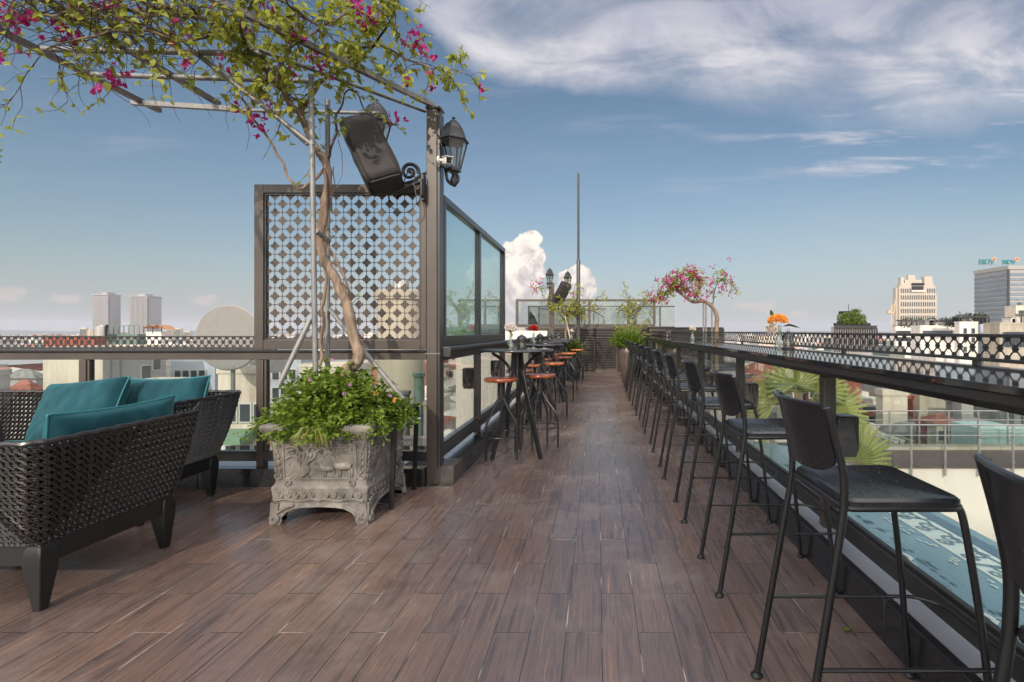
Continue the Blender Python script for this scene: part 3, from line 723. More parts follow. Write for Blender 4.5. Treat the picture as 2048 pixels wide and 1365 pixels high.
# ================================================================ PIPE TRELLIS, TRUNK, PLANTER
GY=[3.3,3.66,4.1]
t=thing('pipe_pergola','galvanised pipe pergola holding up the bougainvillea','pergola')
def pipe(name,a,b_,r=.017,sq=False,mt='galv'):
    m=MB()
    if sq:
        a,b_=Vector(a),Vector(b_); d=(b_-a).normalized(); s=d.cross(Vector((0,0,1))).normalized()*.018; u=s.cross(d).normalized()*.018
        m.hexa([a-s-u,a-s+u,a+s+u,a+s-u],[b_-s-u,b_-s+u,b_+s+u,b_+s-u])
    else: m.tube([a,b_],r,12)
    return m.build(name,M[mt],t,smooth=not sq)
pipe('crossbar',at(86,99,3.3),at(530,108,3.3),.019)
pipe('crossbar',at(155,149,3.66),at(620,163,3.66),.018)
pipe('crossbar',at(265,206,4.08),at(478,219,4.08),sq=True)
pipe('crossbar',at(474,221,4.06),at(760,227,4.06),.014)
pipe('beam',(-3.72,4.25,3.12),(-3.72,1.2,3.12),sq=True,mt='bronze')
pipe('beam',(-3.12,4.12,3.12),(-3.12,1.2,3.12),sq=True,mt='bronze')
pipe('beam',(-1.34,4.1,3.095),(-2.42,2.45,3.14),sq=True)
pipe('beam',(-1.42,4.13,3.06),(-2.2,3.25,3.075),.013)
pipe('upright',at(631,748,3.42),at(622,150,3.42),.0175)
pipe('upright',at(655,740,3.80),at(655,200,3.80),.018)
pipe('diagonal_brace',at(627,292,3.42),at(380,98,3.32),.016)
pipe('diagonal_brace',at(615,290,3.75),at(470,160,3.70),.013)
pipe('diagonal_brace',at(556,775,3.3),at(620,640,3.42),.017)
pipe('diagonal_brace',at(808,800,3.5),at(660,620,3.78),.016)
pipe('tie_bar',at(631,462,3.42),at(658,482,3.80),.016)

# planter
pt=thing('stone_planter','carved grey stone planter with a deer relief, holding the bougainvillea','planter',(-1.80,3.545,0)); pt.scale=(1.065,1.065,1.0)
# local: width x +-.31, y +-.31
def ring(w,z): return [(-w,-w,z),(w,-w,z),(w,w,z),(-w,w,z)]
m=MB(); prof=[(.283,.125),(.285,.14),(.29,.19),(.295,.235),(.283,.25),(.277,.27),(.284,.40),(.292,.53),(.298,.545),(.305,.56),(.31,.575),(.33,.60),(.338,.615),(.338,.64),(.325,.648)]
n0=0
for w,z in prof: m.v.extend(ring(w,z))
for i in range(len(prof)-1):
    for k in range(4): k2=(k+1)%4; m.f.append((i*4+k,i*4+k2,(i+1)*4+k2,(i+1)*4+k))
e=len(prof)-1; m.v.extend(ring(.29,.648)); m.v.extend(ring(.28,.56))
for k in range(4):
    k2=(k+1)%4; m.f.append((e*4+k,e*4+k2,(e+1)*4+k2,(e+1)*4+k)); m.f.append(((e+1)*4+k,(e+1)*4+k2,(e+2)*4+k2,(e+2)*4+k))
m.f.append((3,2,1,0)); 
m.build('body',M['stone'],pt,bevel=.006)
m=MB(); m.face([(-.285,-.285,.59),(.285,-.285,.59),(.285,.285,.59),(-.285,.285,.59)]); m.build('soil',M['soil'],pt)
def side(kf,fn,name):
    mm=MB(); fn(mm)
    R_=Matrix.Rotation(kf*pi/2,4,'Z')
    mm.v=[tuple(R_@Vector(p)) for p in mm.v]
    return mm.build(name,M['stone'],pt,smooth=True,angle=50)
def yat(z): return -(.277+(z-.27)/.26*.015) if z>.27 else -.292
def T(mm,P,r,off=.0,seg=6):
    mm.tube([(p[0],yat(p[1])-off,p[1]) for p in P],r,seg)
def frame_fn(mm):
    for (xa,za,xb,zb) in ((-.22,.29,.22,.29),(-.22,.515,.22,.515),(-.22,.29,-.22,.515),(.22,.29,.22,.515)): T(mm,[(xa,za),(xb,zb)],.0085)
    for (xa,za,xb,zb) in ((-.233,.278,.233,.278),(-.233,.527,.233,.527),(-.233,.278,-.233,.527),(.233,.278,.233,.527)): T(mm,[(xa,za),(xb,zb)],.0035)
    # greek-key like blocks at the top border
    for i in range(11):
        x=-.22+i*.04; mm.box(x,-.306,.548,x+.032,-.296,.558)
def scroll_fn(mm):
    for s in (-1,1):
        for i,(cz,R_) in enumerate(((.305,.026),(.35,.02),(.395,.017),(.435,.015))):
            P=scroll((s*.257,cz),R_,1.3,pi/2,26,s,.15); T(mm,P,[lerp(.009,.004,k/26) for k in range(27)],.003)
            T(mm,smoothpath([(s*.27,cz+R_),(s*.262,cz+R_+.02),(s*.25,cz+R_+.03)],4),.005,.002)
        P=scroll((s*.19,.262),.024,1.3,-pi/2,26,s,.15); T(mm,P,.006,.0)
        for k in range(4): T(mm,smoothpath([(s*(.262+.008*k-.012),.44+.02*k),(s*(.27+.004*k-.01),.50),(s*(.25+.01*k),.545)],4),.005,.003)
        # skirt scrolls
        for i,(cx,R_) in enumerate(((.235,.02),(.185,.018),(.135,.016),(.09,.015),(.045,.014))):
            P=scroll((s*cx,.185-.008*i*0),R_,1.25,pi/2,22,-s,.15); mm.tube([(p[0],-.295,p[1]) for p in P],.007,6)
        mm.tube([(p[0],-.296,p[1]) for p in smoothpath([(s*.27,.15),(s*.2,.162),(s*.12,.15),(s*.04,.163),(0,.155)],6)],.007,6)
def relief_fn(mm):
    rnd=random.Random(3)
    # twisting tree trunk at the left, its limbs along the top
    for k in range(6):
        x=-.12+.012*k; P=[(x-.05+rnd.uniform(-.02,.02),.295),(x-.01,.34),(x+.015*sin(k),.39),(x-.02+.01*k,.43),(x+.01*k-.01,.47)]
        T(mm,smoothpath(P,5),[.010]*21,.003)
    for (xa,za,xb,zb,xc,zc) in ((-.10,.45,-.16,.48,-.20,.46),(-.10,.46,-.15,.50,-.2,.497),(-.08,.46,-.05,.50,.0,.49),(-.06,.45,.03,.485,.1,.495),(.0,.48,.09,.50,.17,.48),(.08,.488,.14,.475,.2,.485),(-.11,.43,-.17,.44,-.205,.42),(-.06,.44,-.03,.47,-.02,.505)):
        T(mm,smoothpath([(xa,za),(xb,zb),(xc,zc)],6),.0085,.003)
    for k in range(60):
        x=rnd.uniform(-.2,.2); z=.455+rnd.random()*.05 if x>-.02 else rnd.uniform(.30,.50)
        if x<-.02 and -.16<x<-.04: continue
        P=scroll((x,z),rnd.uniform(.006,.012),1.1,rnd.uniform(0,6),12,rnd.choice((-1,1)),.2); T(mm,P,.0048,.001)
    for k in range(22):   # ground leaves, rocks
        x=rnd.uniform(-.2,.2); T(mm,[(x,.293),(x+rnd.uniform(-.02,.02),.31+rnd.random()*.03)],[.007,.002],.0)
    # deer facing left
    for (ox,oz,sc) in ((.145,.352,1.55),(.05,.34,1.2)):
        def q(x,z): return (ox+x*sc,oz+z*sc)
        T(mm,[q(.032,.012),q(.01,.016),q(-.015,.014),q(-.03,.018)],[.012*sc,.02*sc,.018*sc,.013*sc],.004,8)
        T(mm,[q(-.028,.02),q(-.036,.04),q(-.036,.052)],[.009*sc,.006*sc,.006*sc]); T(mm,[q(-.034,.052),q(-.054,.05)],[.007*sc,.003*sc])
        for x in (-.024,-.016,.022,.03): T(mm,[q(x,.008),q(x+.004,-.012),q(x,-.034)],[.007*sc,.005*sc,.004*sc],.003)
        T(mm,[q(.034,.014),q(.042,.022)],.003)
        if sc>1.5: T(mm,[q(-.034,.056),q(-.028,.075),q(-.034,.088)],.002); T(mm,[q(-.04,.056),q(-.048,.072),q(-.044,.086)],.002)
for kf in (0,1,2,3):
    side(kf,frame_fn,'panel_frame'); side(kf,scroll_fn,'scroll_ornament')
    if kf in (0,1): side(kf,relief_fn,'relief_panel')
# skirt and feet: a shaped apron per side + scroll feet
for kf in range(4):
    mm=MB(); R_=Matrix.Rotation(kf*pi/2,4,'Z')
    prof=[(-.3,.0),(-.235,.0),(-.222,.02),(-.222,.045),(-.2,.075),(-.15,.1),(-.1,.108),(0,.112),(.1,.108),(.15,.1),(.2,.075),(.222,.045),(.222,.02),(.235,.0),(.3,.0)]
    up=[(x,.235) for x,_ in prof]
    for i in range(len(prof)-1):
        a,b_=prof[i],prof[i+1]; zb=.135
        mm.hexa([(a[0],-.3,a[1]),(b_[0],-.3,b_[1]),(b_[0],-.25,b_[1]),(a[0],-.25,a[1])],[(a[0],-.285,zb),(b_[0],-.285,zb),(b_[0],-.245,zb),(a[0],-.245,zb)])
    mm.v=[tuple(R_@Vector(p)) for p in mm.v]; mm.build('apron',M['stone'],pt)
    for s in (-1,1):
        mm=MB(); P=scroll((s*.268,.034),.028,1.7,pi/2,34,s,.12); mm.tube([(p[0],-.303,p[1]) for p in P],[lerp(.011,.004,k/34) for k in range(35)],8)
        mm.tube([(x_,-.302,z_) for x_,z_ in smoothpath([(s*.268,.064),(s*.235,.085),(s*.19,.11),(s*.15,.125)],5)],.008,6)
        mm.v=[tuple(R_@Vector(p)) for p in mm.v]; mm.build('scroll_foot',M['stone'],pt,smooth=True)

# black metal stand beside the planter
t=thing('metal_stand','thin black metal frame standing against the side of the planter','stand',(-1.44,3.5,0))
m=MB(); m.hexa([(-.018,-.012,0),(.012,-.012,0),(.012,.012,0),(-.018,.012,0)],[(.005,-.012,.66),(.035,-.012,.66),(.035,.012,.66),(.005,.012,.66)]); m.build('leg',M['blackmetal'],t)
m=MB(); m.hexa([(-.018,.42,0),(.012,.42,0),(.012,.444,0),(-.018,.444,0)],[(.005,.42,.66),(.035,.42,.66),(.035,.444,.66),(.005,.444,.66)]); m.build('leg',M['blackmetal'],t)
m=MB(); m.box(-.0,-.014,.661,.038,.45,.685); m.build('top_bar',M['blackmetal'],t,bevel=.003)
m=MB(); m.box(-.11,-.01,.04,-.019,.01,.055); m.build('foot_bar',M['blackmetal'],t)

# ---------------------------------------------------------------- bougainvillea over the pergola
def limbpts(P): return [at(*p) for p in P]
bt=thing('bougainvillea','large bougainvillea with yellow green leaves growing from the stone planter','climbing plant')
m=MB()
P=smoothpath(limbpts([(690,752,3.5),(693,738,3.5),(716,722,3.5),(712,690,3.5),(700,645,3.5),(690,600,3.52),(672,560,3.54),(650,520,3.56),(638,490,3.58),(640,455,3.6),(650,415,3.6),(656,370,3.6),(654,335,3.6),(640,305,3.58)]),6)
n=len(P); m.tube([p+Vector((mnoise.noise(p*9)*.012,0,mnoise.noise(p*7)*.01)) for p in P],[lerp(.038,.027,k/(n-1))*(1+.3*mnoise.noise(Vector((k*.35,0,0)))+.15*mnoise.noise(Vector((k*1.3,4,0)))) for k in range(n)],14); m.build('trunk',M['bark'],bt,smooth='all')
limbs=[
 ([(640,310,3.58),(615,262,3.55),(600,235,3.5),(570,185,3.45),(535,140,3.4),(500,105,3.35),(460,70,3.3),(400,35,3.2),(320,20,3.1)],.024,.012),
 ([(600,235,3.5),(620,190,3.5),(655,150,3.5),(700,110,3.55),(740,90,3.6),(800,110,3.6),(860,135,3.6),(930,143,3.6)],.014,.004),
 ([(570,185,3.45),(560,140,3.3),(590,90,3.2),(640,60,3.2),(680,30,3.2),(700,-20,3.2)],.012,.005),
 ([(500,105,3.35),(480,60,3.1),(500,20,3.0),(520,-30,2.9)],.014,.006),
 ([(460,70,3.3),(380,80,3.1),(300,70,3.0),(220,60,2.9),(150,80,2.85),(90,100,2.8)],.012,.004),
 ([(400,35,3.2),(300,30,3.0),(200,15,2.9),(110,30,2.8),(40,45,2.8),(-40,40,2.8)],.011,.004),
 ([(320,20,3.1),(250,-5,2.9),(150,-25,2.8),(40,-10,2.7)],.011,.004),
 ([(690,600,3.52),(712,680,3.5)],.008,.008),
 ([(654,335,3.6),(600,380,3.58),(560,320,3.56),(520,255,3.5),(480,190,3.5),(465,140,3.4)],.011,.006),
 ([(655,400,3.62),(648,470,3.62),(680,530,3.6),(695,600,3.6),(712,690,3.6),(705,735,3.6)],.010,.009),
 ([(640,735,3.72),(645,640,3.72),(652,560,3.74),(650,500,3.74),(640,420,3.7)],.013,.009),
 ([(650,330,3.6),(668,290,3.6),(672,230,3.65),(700,180,3.7),(740,230,3.75),(800,250,3.8)],.009,.003),
 ([(740,90,3.6),(770,60,3.5),(790,20,3.4),(800,-20,3.4)],.009,.003),
 ([(640,60,3.2),(590,20,3.1),(570,-20,3.0)],.009,.004),
 ([(650,340,3.58),(664,420,3.58),(668,330,3.6)],.004,.003),
]
LP_=[]
for k,(P,r0,r1) in enumerate(limbs):
    Q=smoothpath(limbpts(P),7); n=len(Q)
    Q=[p+Vector((mnoise.noise(p*8+Vector((k,0,0)))*.03,mnoise.noise(p*6)*.03,mnoise.noise(p*8+Vector((0,k,0)))*.03)) for p in Q]
    LP_.append((Q,r0,r1))
    m=MB(); m.tube(Q,[lerp(r0,r1,i/(n-1))*(1+.12*mnoise.noise(Vector((i*.5,k,0)))) for i in range(n)],8); m.build('branch',M['bark'] if r0>.009 else M['twig'],bt,smooth=True)
rnd=random.Random(11)
tw=MB(); lf=MB(); fl_=MB()
def twig(p,d,L,r,depth,leafp,flp,ls=.052):
    n=7; Q=[p.copy()]; d=d.normalized()
    for i in range(n):
        d=(d+Vector((rnd.gauss(0,.2),rnd.gauss(0,.2),rnd.gauss(0,.2)-.07))).normalized(); p=p+d*(L/n); Q.append(p.copy())
        if depth>0 and rnd.random()<.5: twig(p,d+Vector((rnd.gauss(0,.8),rnd.gauss(0,.8),rnd.gauss(0,.6))),L*.55,r*.6,depth-1,leafp,flp,ls)
        if rnd.random()<leafp:
            for _ in range(rnd.choice((1,2,2))):
                ld=(d*.4+Vector((rnd.gauss(0,.7),rnd.gauss(0,.7),rnd.gauss(-.15,.5))))
                sz=ls*rnd.uniform(.6,1.25); leafq(lf,p,ld,Vector((rnd.gauss(0,.7),rnd.gauss(-.5,.7),.8)),sz,sz*.62,.16,.2)
    if rnd.random()<flp:
        for _ in range(rnd.choice((1,2,3,4))):
            c=p+Vector((rnd.gauss(0,.02),rnd.gauss(0,.02),rnd.gauss(0,.02)))
            for _ in range(3): leafq(fl_,c,rv(),rv(),.032,.026,.2,.1)
    tw.tube(Q,[lerp(r,r*.4,i/n) for i in range(n+1)],4,cap=False)
def spawn(k,count,L,depth,leafp,flp,t0=0.1,ls=.052,up=.35):
    Q,_,_=LP_[k]
    for _ in range(count):
        t_=rnd.uniform(t0,1); i=min(int(t_*(len(Q)-1)),len(Q)-2); p=Q[i].lerp(Q[i+1],rnd.random())
        twig(p,Vector((rnd.gauss(0,.8),rnd.gauss(0,.8),rnd.gauss(up,.7))),L*rnd.uniform(.6,1.3),.0032,depth,leafp,flp,ls)
spawn(0,26,.30,1,.36,.03,.25,.06); spawn(1,25,.24,1,.36,.04,.2,.056); spawn(2,21,.30,1,.36,.03,.1,.06); spawn(3,20,.32,1,.3,.03,.1,.056)
spawn(4,56,.36,1,.17,.025,0,.05); spawn(5,56,.36,1,.14,.03,0,.05); spawn(6,36,.36,1,.14,.03,0,.05)
spawn(8,6,.16,0,.4,.1,.6); spawn(11,9,.12,0,.45,.02,.3,.05); spawn(12,14,.26,1,.36,.04,.1,.055); spawn(13,14,.3,1,.34,.03,.1,.056)
spawn(9,4,.12,0,.5,0,0,.03)
# hanging tendrils
for (px,py,Y,L) in ((130,120,2.9,.35),(165,120,3.0,.3),(305,150,3.2,.28),(390,140,3.3,.3),(450,200,3.4,.25),(480,180,3.4,.4),(230,160,3.2,.3),(560,250,3.5,.3),(672,260,3.6,.6),(676,280,3.62,.7),(340,150,3.2,.3)):
    twig(at(px,py,Y),Vector((rnd.gauss(0,.2),rnd.gauss(0,.2),-1)),L,.0028,0,.3,.1,.035)
for (px,py,Y,s) in ((20,25,2.75,5),(45,35,2.75,3),(140,65,2.9,5),(215,5,2.9,3),(238,158,3.2,5),(12,120,2.75,2),(730,35,3.4,7),(742,30,3.4,4),(825,75,3.5,7),(860,102,3.5,2),(512,250,3.5,4),(520,243,3.5,3),(640,110,3.4,5),(642,145,3.4,3),(790,230,3.75,3),(710,0,3.3,4),(545,212,3.5,2),(545,18,3.1,2),(480,213,3.45,2),(880,150,3.6,1)):
    for _ in range(int(s*2.3)):
        c=at(px,py,Y)+Vector((rnd.gauss(0,.04),rnd.gauss(0,.04),rnd.gauss(0,.035)))
        for _ in range(3): leafq(fl_,c,rv(),rv(),.036,.03,.2,.1)
o=tw.build('twigs',M['twig'],bt); o=lf.build('foliage',M['leaf'],bt); o=fl_.build('flowers',M['bract'],bt)

# planter greenery
gt=thing('lantana_bush','bright green lantana bush spilling over the stone planter','plant',(-1.80,3.53,.6))
lf=MB(); st=MB(); fw=MB(); fo_=MB()
def bush(lf,st,centre,R,count,ls,leafn=7,droop=.25,seedr=None):
    for _ in range(count):
        d=rv().normalized(); d.z=abs(d.z)*.9-.08
        L=(Vector((d.x*R[0],d.y*R[1],d.z*R[2]))).length*rnd.uniform(.75,1.08)*(1+.25*mnoise.noise(d*2.3+Vector((5,0,0))))
        p=Vector((rnd.uniform(-.2,.2)*R[0]*2,rnd.uniform(-.2,.2)*R[1]*2,-.02)); q=Vector((d.x*R[0],d.y*R[1],d.z*R[2]))*(L/max(1e-6,Vector((d.x*R[0],d.y*R[1],d.z*R[2])).length))
        Q=[centre+p.lerp(q,i/6)+Vector((0,0,.05*sin(pi*i/6)))+rv(.006) for i in range(7)]
        st.tube(Q,.002,3,cap=False)
        for i in range(3,7):
            for _ in range(leafn-4+ (i-3)):
                ld=(d*.5+Vector((rnd.gauss(0,.6),rnd.gauss(0,.6),rnd.gauss(.05,.4))))
                s=ls*rnd.uniform(.6,1.2); leafq(lf,Q[i]+rv(.008),ld,Vector((rnd.gauss(0,.3),rnd.gauss(0,.3),1)),s,s*.78,.14,.22)
bush(lf,st,Vector((-.02,-.05,0)),(.44,.38,.47),520,.038)
bush(lf,st,Vector((-.2,-.12,-.03)),(.27,.24,.27),130,.033)
bush(lf,st,Vector((.22,-.05,-.0)),(.26,.36,.22),140,.032)
bush(lf,st,Vector((.28,.1,.02)),(.22,.16,.2),80,.03)
bush(lf,st,Vector((-.02,-.28,-.02)),(.3,.10,.16),90,.034)
# straggling shoots to the left and right
for (a,b_,n) in (((-.3,-.15,.05),(-.50,-.25,.0),7),((.3,.0,.1),(.50,-.05,.12),6),((.3,-.25,.05),(.42,-.35,-.06),8)):
    a,b_=Vector(a),Vector(b_)
    for k in range(n):
        e_=b_+rv(.05); Q=[a.lerp(e_,i/8)+Vector((0,0,.06*sin(pi*i/8)))+rv(.008) for i in range(9)]; st.tube(Q,.002,3,cap=False)
        for i in range(2,9):
            for _ in range(3): s=rnd.uniform(.016,.03); leafq(lf,Q[i]+rv(.006),rv()+(e_-a),Vector((0,0,1)),s,s*.75,.14,.2)
for (px,py) in ((663,720),(688,788),(637,858),(780,792),(700,770),(620,760)):
    p=at(px,py,3.22)-Vector((-1.80,3.53,.6)); flowerball(fw,p,.007,20,.009)
for (px,py) in ((752,786),(790,800)): p=at(px,py,3.3)-Vector((-1.80,3.53,.6)); flowerball(fo_,p,.01,22,.013)
st.build('stems',M['leaf2'],gt); lf.build('foliage',M['leaf2'],gt); fw.build('flowers',M['pink'],gt); fo_.build('flowers',M['orangeflower'],gt)
t=thing('spider_grass','small tuft of variegated yellow grass over the front edge of the planter','plant',(-1.80,3.20,.62)); m=MB()
for k in range(60):
    a=rnd.uniform(-1.2,1.2); L=rnd.uniform(.08,.15); w=.003
    P=[Vector((0,.02,0)),Vector((sin(a)*L*.5,-.03-cos(a)*L*.25,.02)),Vector((sin(a)*L*.9,-.05-cos(a)*L*.3,-.03-.02*rnd.random())),Vector((sin(a)*L,-.05-cos(a)*L*.35,-.07-.04*rnd.random()))]
    m.tube(P,[w,w*.9,w*.6,.0008],3,cap=False)
m.build('grass_tuft',leafmat('grass_blade',[(.25,.24,.06),(.35,.33,.12),(.2,.26,.05)],.3),t)
# ================================================================ WICKER SEATS
def perimeter(x0,x1,ya,yb,r,openf,n=10):
    """U shaped path. openf='+y' or '-y' side open. returns list of (x,y) with uniform param"""
    if openf=='+y': P=[(x1,yb),(x1,ya+r)]+[(x1-r+r*cos(a),ya+r+r*sin(a)) for a in [-k*pi/2/n for k in range(1,n)]]+[(x1-r,ya),(x0+r,ya)]+[(x0+r-r*sin(a),ya+r-r*cos(a)) for a in [k*pi/2/n for k in range(1,n)]]+[(x0,ya+r),(x0,yb)]
    else: P=[(x1,ya),(x1,yb-r)]+[(x1-r+r*cos(a),yb-r+r*sin(a)) for a in [k*pi/2/n for k in range(1,n)]]+[(x1-r,yb),(x0+r,yb)]+[(x0+r-r*sin(a),yb-r+r*cos(a)) for a in [k*pi/2/n for k in range(1,n)]]+[(x0,yb-r),(x0,ya)]
    return P
def make_tub(t,base,rim,zb,zr,openf,pitch,lining=False):
    A=[Vector((p[0],p[1],zb)) for p in perimeter(*base,.05,openf)]
    B=[Vector((p[0],p[1],zr)) for p in perimeter(*rim,.07,openf)]
    L=[0]
    for i in range(1,len(B)): L.append(L[-1]+(B[i]-B[i-1]).length)
    TL=L[-1]
    def pos(s,v,off=0):
        s=min(max(s,0),TL); i=0
        while i<len(L)-2 and L[i+1]<s: i+=1
        f=(s-L[i])/(L[i+1]-L[i]); a=A[i].lerp(A[i+1],f); b=B[i].lerp(B[i+1],f)
        tn=(B[i+1]-B[i]).normalized(); up=(b-a).normalized(); n=tn.cross(up)*(1 if openf=='-y' else -1)
        bow=.012*sin(pi*v)
        return a.lerp(b,v)+n*(off+bow)
    hh=(B[0]-A[0]).length
    m=MB(); w=.0055
    nr=int(hh/pitch)
    for j in range(nr+1):          # horizontal pairs
        v=j/nr
        for dv in (-.0045,.0045):
            st_=.012; n=int(TL/st_); m.tube([pos(TL*i/n,min(1,max(0,v+dv/hh)),.0025*sin(i*2*pi*st_/pitch+j*pi)) for i in range(n+1)],w*.85,4,cap=False)
    nc=int(TL/pitch)
    for i in range(nc+1):          # vertical pairs
        s=TL*i/nc
        for ds in (-.0045,.0045): m.tube([pos(s+ds,k/(nr*2),-.0025*cos(k*pi/1+i*pi)) for k in range(nr*2+1)],w*.85,4,cap=False)
    for sgn in (1,-1):             # diagonals
        k=-nr
        while k<nc+nr:
            pts=[]
            for q in range(nr*2+1):
                v=q/(nr*2); s=(k+.5+(sgn*q/2 if sgn>0 else -q/2+nr*(0)))*TL/nc
                if -.001<=s<=TL+.001: pts.append(pos(s,v,.005*sgn*.6+.003*cos(q*pi)))
            if len(pts)>2: m.tube(pts,w*1.15,4,cap=False)
            k+=1
    m.build('wicker_shell',M['wicker'],t,smooth=True)
    m=MB(); n=int(TL/.03); m.tube([pos(TL*i/n,1,0)+Vector((0,0,.003*sin(i*2.1))) for i in range(n+1)],[.0135+.0015*sin(i*3.3) for i in range(n+1)],8); m.build('rim',M['wicker'],t,smooth=True)
    # end edges
    for s in (0,TL):
        m=MB(); m.tube([pos(s,k/10,0) for k in range(11)],.010,6); m.build('edge_binding',M['wicker'],t,smooth=True)
    if lining:
        m=MB(); n=60; b0=0
        for j in (0,1):
            for i in range(n+1): m.v.append(tuple(pos(TL*i/n,lerp(.02,.95,j),-.014)))
        for i in range(n): m.f.append((i,i+1,n+2+i,n+1+i))
        m.build('lining',M['dark'],t)
    return pos,TL
def tub_base(t,x0,x1,ya,yb):
    m=MB()
    for (a,b_,c,d_) in ((x0,ya,x1,ya+.035),(x0,yb-.035,x1,yb),(x0,ya+.035,x0+.035,yb-.035),(x1-.035,ya+.035,x1,yb-.035)): m.box(a,b_,.205,c,d_,.30)
    m.build('base_frame',M['blackwood'],t,bevel=.003)
    for sx,cx in ((-1,x0),(1,x1)):
        for sy,cy in ((-1,ya),(1,yb)):
            def sec(z,wi,out): 
                xa=cx+sx*out; xb=cx-sx*wi; y1=cy+sy*out; y2=cy-sy*wi
                return [(xa,y1,z),(xb,y1,z),(xb,y2,z),(xa,y2,z)] if sx*sy>0 else [(xa,y1,z),(xa,y2,z),(xb,y2,z),(xb,y1,z)]
            m=MB()
            for z,wi,o_ in ((0,.045,-.008),(.18,.072,.008),(.24,.076,.011),(.28,.066,.006),(.308,.045,-.012)): m.v.extend([tuple(q) for q in sec(z,wi,o_)])
            for q in range(4):
                for k in range(4): k2=(k+1)%4; m.f.append((q*4+k,q*4+k2,q*4+4+k2,q*4+4+k))
            m.f.append((3,2,1,0)); m.f.append((16,17,18,19)); m.build('leg',M['blackwood'],t,bevel=.005)
def pillow(name_label,c,w,h,th,R,group='teal velvet pillows on the wicker seats',piping=True):
    t=thing('pillow',name_label,'pillow',c,group=group); t.rotation_euler=R
    m=MB(); n=44
    def P(u,v,s):
        a=2*u-1;b=2*v-1
        k=(1-abs(a)**3.2)*(1-abs(b)**3.2); th_=th*.5*max(k,0)**.38
        x=a*w/2*(1-.07*(1-b*b)); z=b*h/2*(1-.08*(1-a*a)); nn=mnoise.noise(Vector((x*5+c[0],z*5,s*2)))*.012*min(1,k*2)+mnoise.noise(Vector((x*16,z*11+c[1],s)))*.009*min(1,k*2)+(abs(mnoise.noise(Vector((math.atan2(b+1.2,a+(1.2 if a<0 else -1.2))*7,c[0],s))))-.3)*.016*min(1,k*2)*(1-min(1,k))
        z-= .02*(1-b)*(1-a*a)
        return (x,s*(th_+nn),z)
    for s in (1,-1):
        b0=len(m.v)
        for j in range(n+1):
            for i in range(n+1): m.v.append(P(i/n,j/n,s))
        for j in range(n):
            for i in range(n):
                a=b0+j*(n+1)+i; q=(a,a+1,a+n+2,a+n+1); m.f.append(q if s<0 else q[::-1])
    m.build('cover',M['velvet'],t,smooth='all')
    if piping:
        E=[P(i/n,0,0) for i in range(n)]+[P(1,i/n,0) for i in range(n)]+[P(1-i/n,1,0) for i in range(n)]+[P(0,1-i/n,0) for i in range(n+1)]
        m=MB(); m.tube(E,.0055,6,cap=False); m.build('piping',M['piping'],t,smooth='all')
    return t
t=thing('wicker_armchair','black wicker armchair nearest the camera, with teal pillow on its arm','armchair')
make_tub(t,(-3.38,-2.47,2.20,2.90),(-3.54,-2.355,2.09,2.945),.305,.775,'+y',.032,True)
tub_base(t,-3.38,-2.47,2.215,2.91)
m=MB(); m.box(-3.36,2.25,.30,-2.49,2.88,.40); m.build('seat_cushion',M['velvet'],t,bevel=.03,seg=3)
t=thing('wicker_sofa','black wicker sofa against the left glass railing, with two teal pillows','sofa')
make_tub(t,(-4.95,-2.91,3.18,3.86),(-5.1,-2.81,3.05,3.975),.305,.765,'-y',.034)
tub_base(t,-4.95,-2.915,3.18,3.83)
m=MB(); m.box(-4.93,3.2,.30,-2.94,3.82,.42); m.build('seat_cushion',M['velvet'],t,bevel=.03,seg=3)
pillow('teal velvet pillow leaning on the arm of the nearest wicker armchair',(-2.535,2.60,.66),.68,.43,.15,(radians(13),0,radians(90)))
pillow('largest teal velvet pillow, tilted on the left of the wicker sofa',(-3.63,3.50,.685),.62,.46,.22,(radians(-24),radians(-6),radians(-5)))
pillow('teal velvet pillow in the right corner of the wicker sofa',(-3.20,3.70,.70),.58,.42,.18,(radians(-16),radians(-2),radians(3)))

# ================================================================ FAR END OF THE TERRACE
t=thing('slatted_wall','dark horizontal slatted wall closing the end of the walkway','wall',(0,15.6,0))
m=MB(); m.box(-2.2,.04,0,1.9,.09,1.3); m.build('backing',M['dark'],t)
m=MB()
for j in range(17):
    z=.03+j*.077
    m.box(-2.2,.0,z,-.12,.038,z+.05); m.box(.62,.0,z,1.9,.038,z+.05)
    if j>13: m.box(-.12,.0,z,.62,.038,z+.05)
m.build('slats',M['slat'],t)
m=MB(); m.box(-2.25,-.03,1.31,1.95,.12,1.35); m.build('cap_rail',M['bronze'],t)
g=MB(); g.box(-.12,-.02,.0,-.08,.038,1.06); g.box(.58,-.02,0,.62,.038,1.06); g.box(-.08,-.02,1.02,.58,.038,1.06); g.box(-.08,-.02,.0,.58,.038,.06); gt2=g.build('gate_frame',M['bronze'],t)
m=MB(); [m.box(-.079,-.01,.07+.052*j,.579,.02,.10+.052*j) for j in range(18)]; m.build('louvre',M['slat'],gt2)
t=thing('glass_railing','bronze framed glass balustrade of the raised terrace at the far end','railing',(0,16.0,0))
m=MB(); m.box(-2.62,0,2.19,1.85,.07,2.26); m.box(-2.62,0,1.36,1.85,.07,1.46); m.build('rails',M['bronze'],t)
for x in (-2.62,-1.48,-.3,.95,1.78): m=MB(); m.box(x,-.003,1.461,x+.08,.073,2.189); m.build('post',M['bronze'],t)
m=MB(); m.box(-2.54,.03,1.461,1.78,.036,2.189); m.build('glass_pane',M['glass'],t)
t=thing('glass_railing','second bronze balustrade further back on the raised terrace','railing',(0,19.4,0))
m=MB(); m.box(-2.7,0,2.17,3,.06,2.22); m.box(-2.7,0,1.36,3,.06,1.42); m.build('rails',M['bronze'],t)
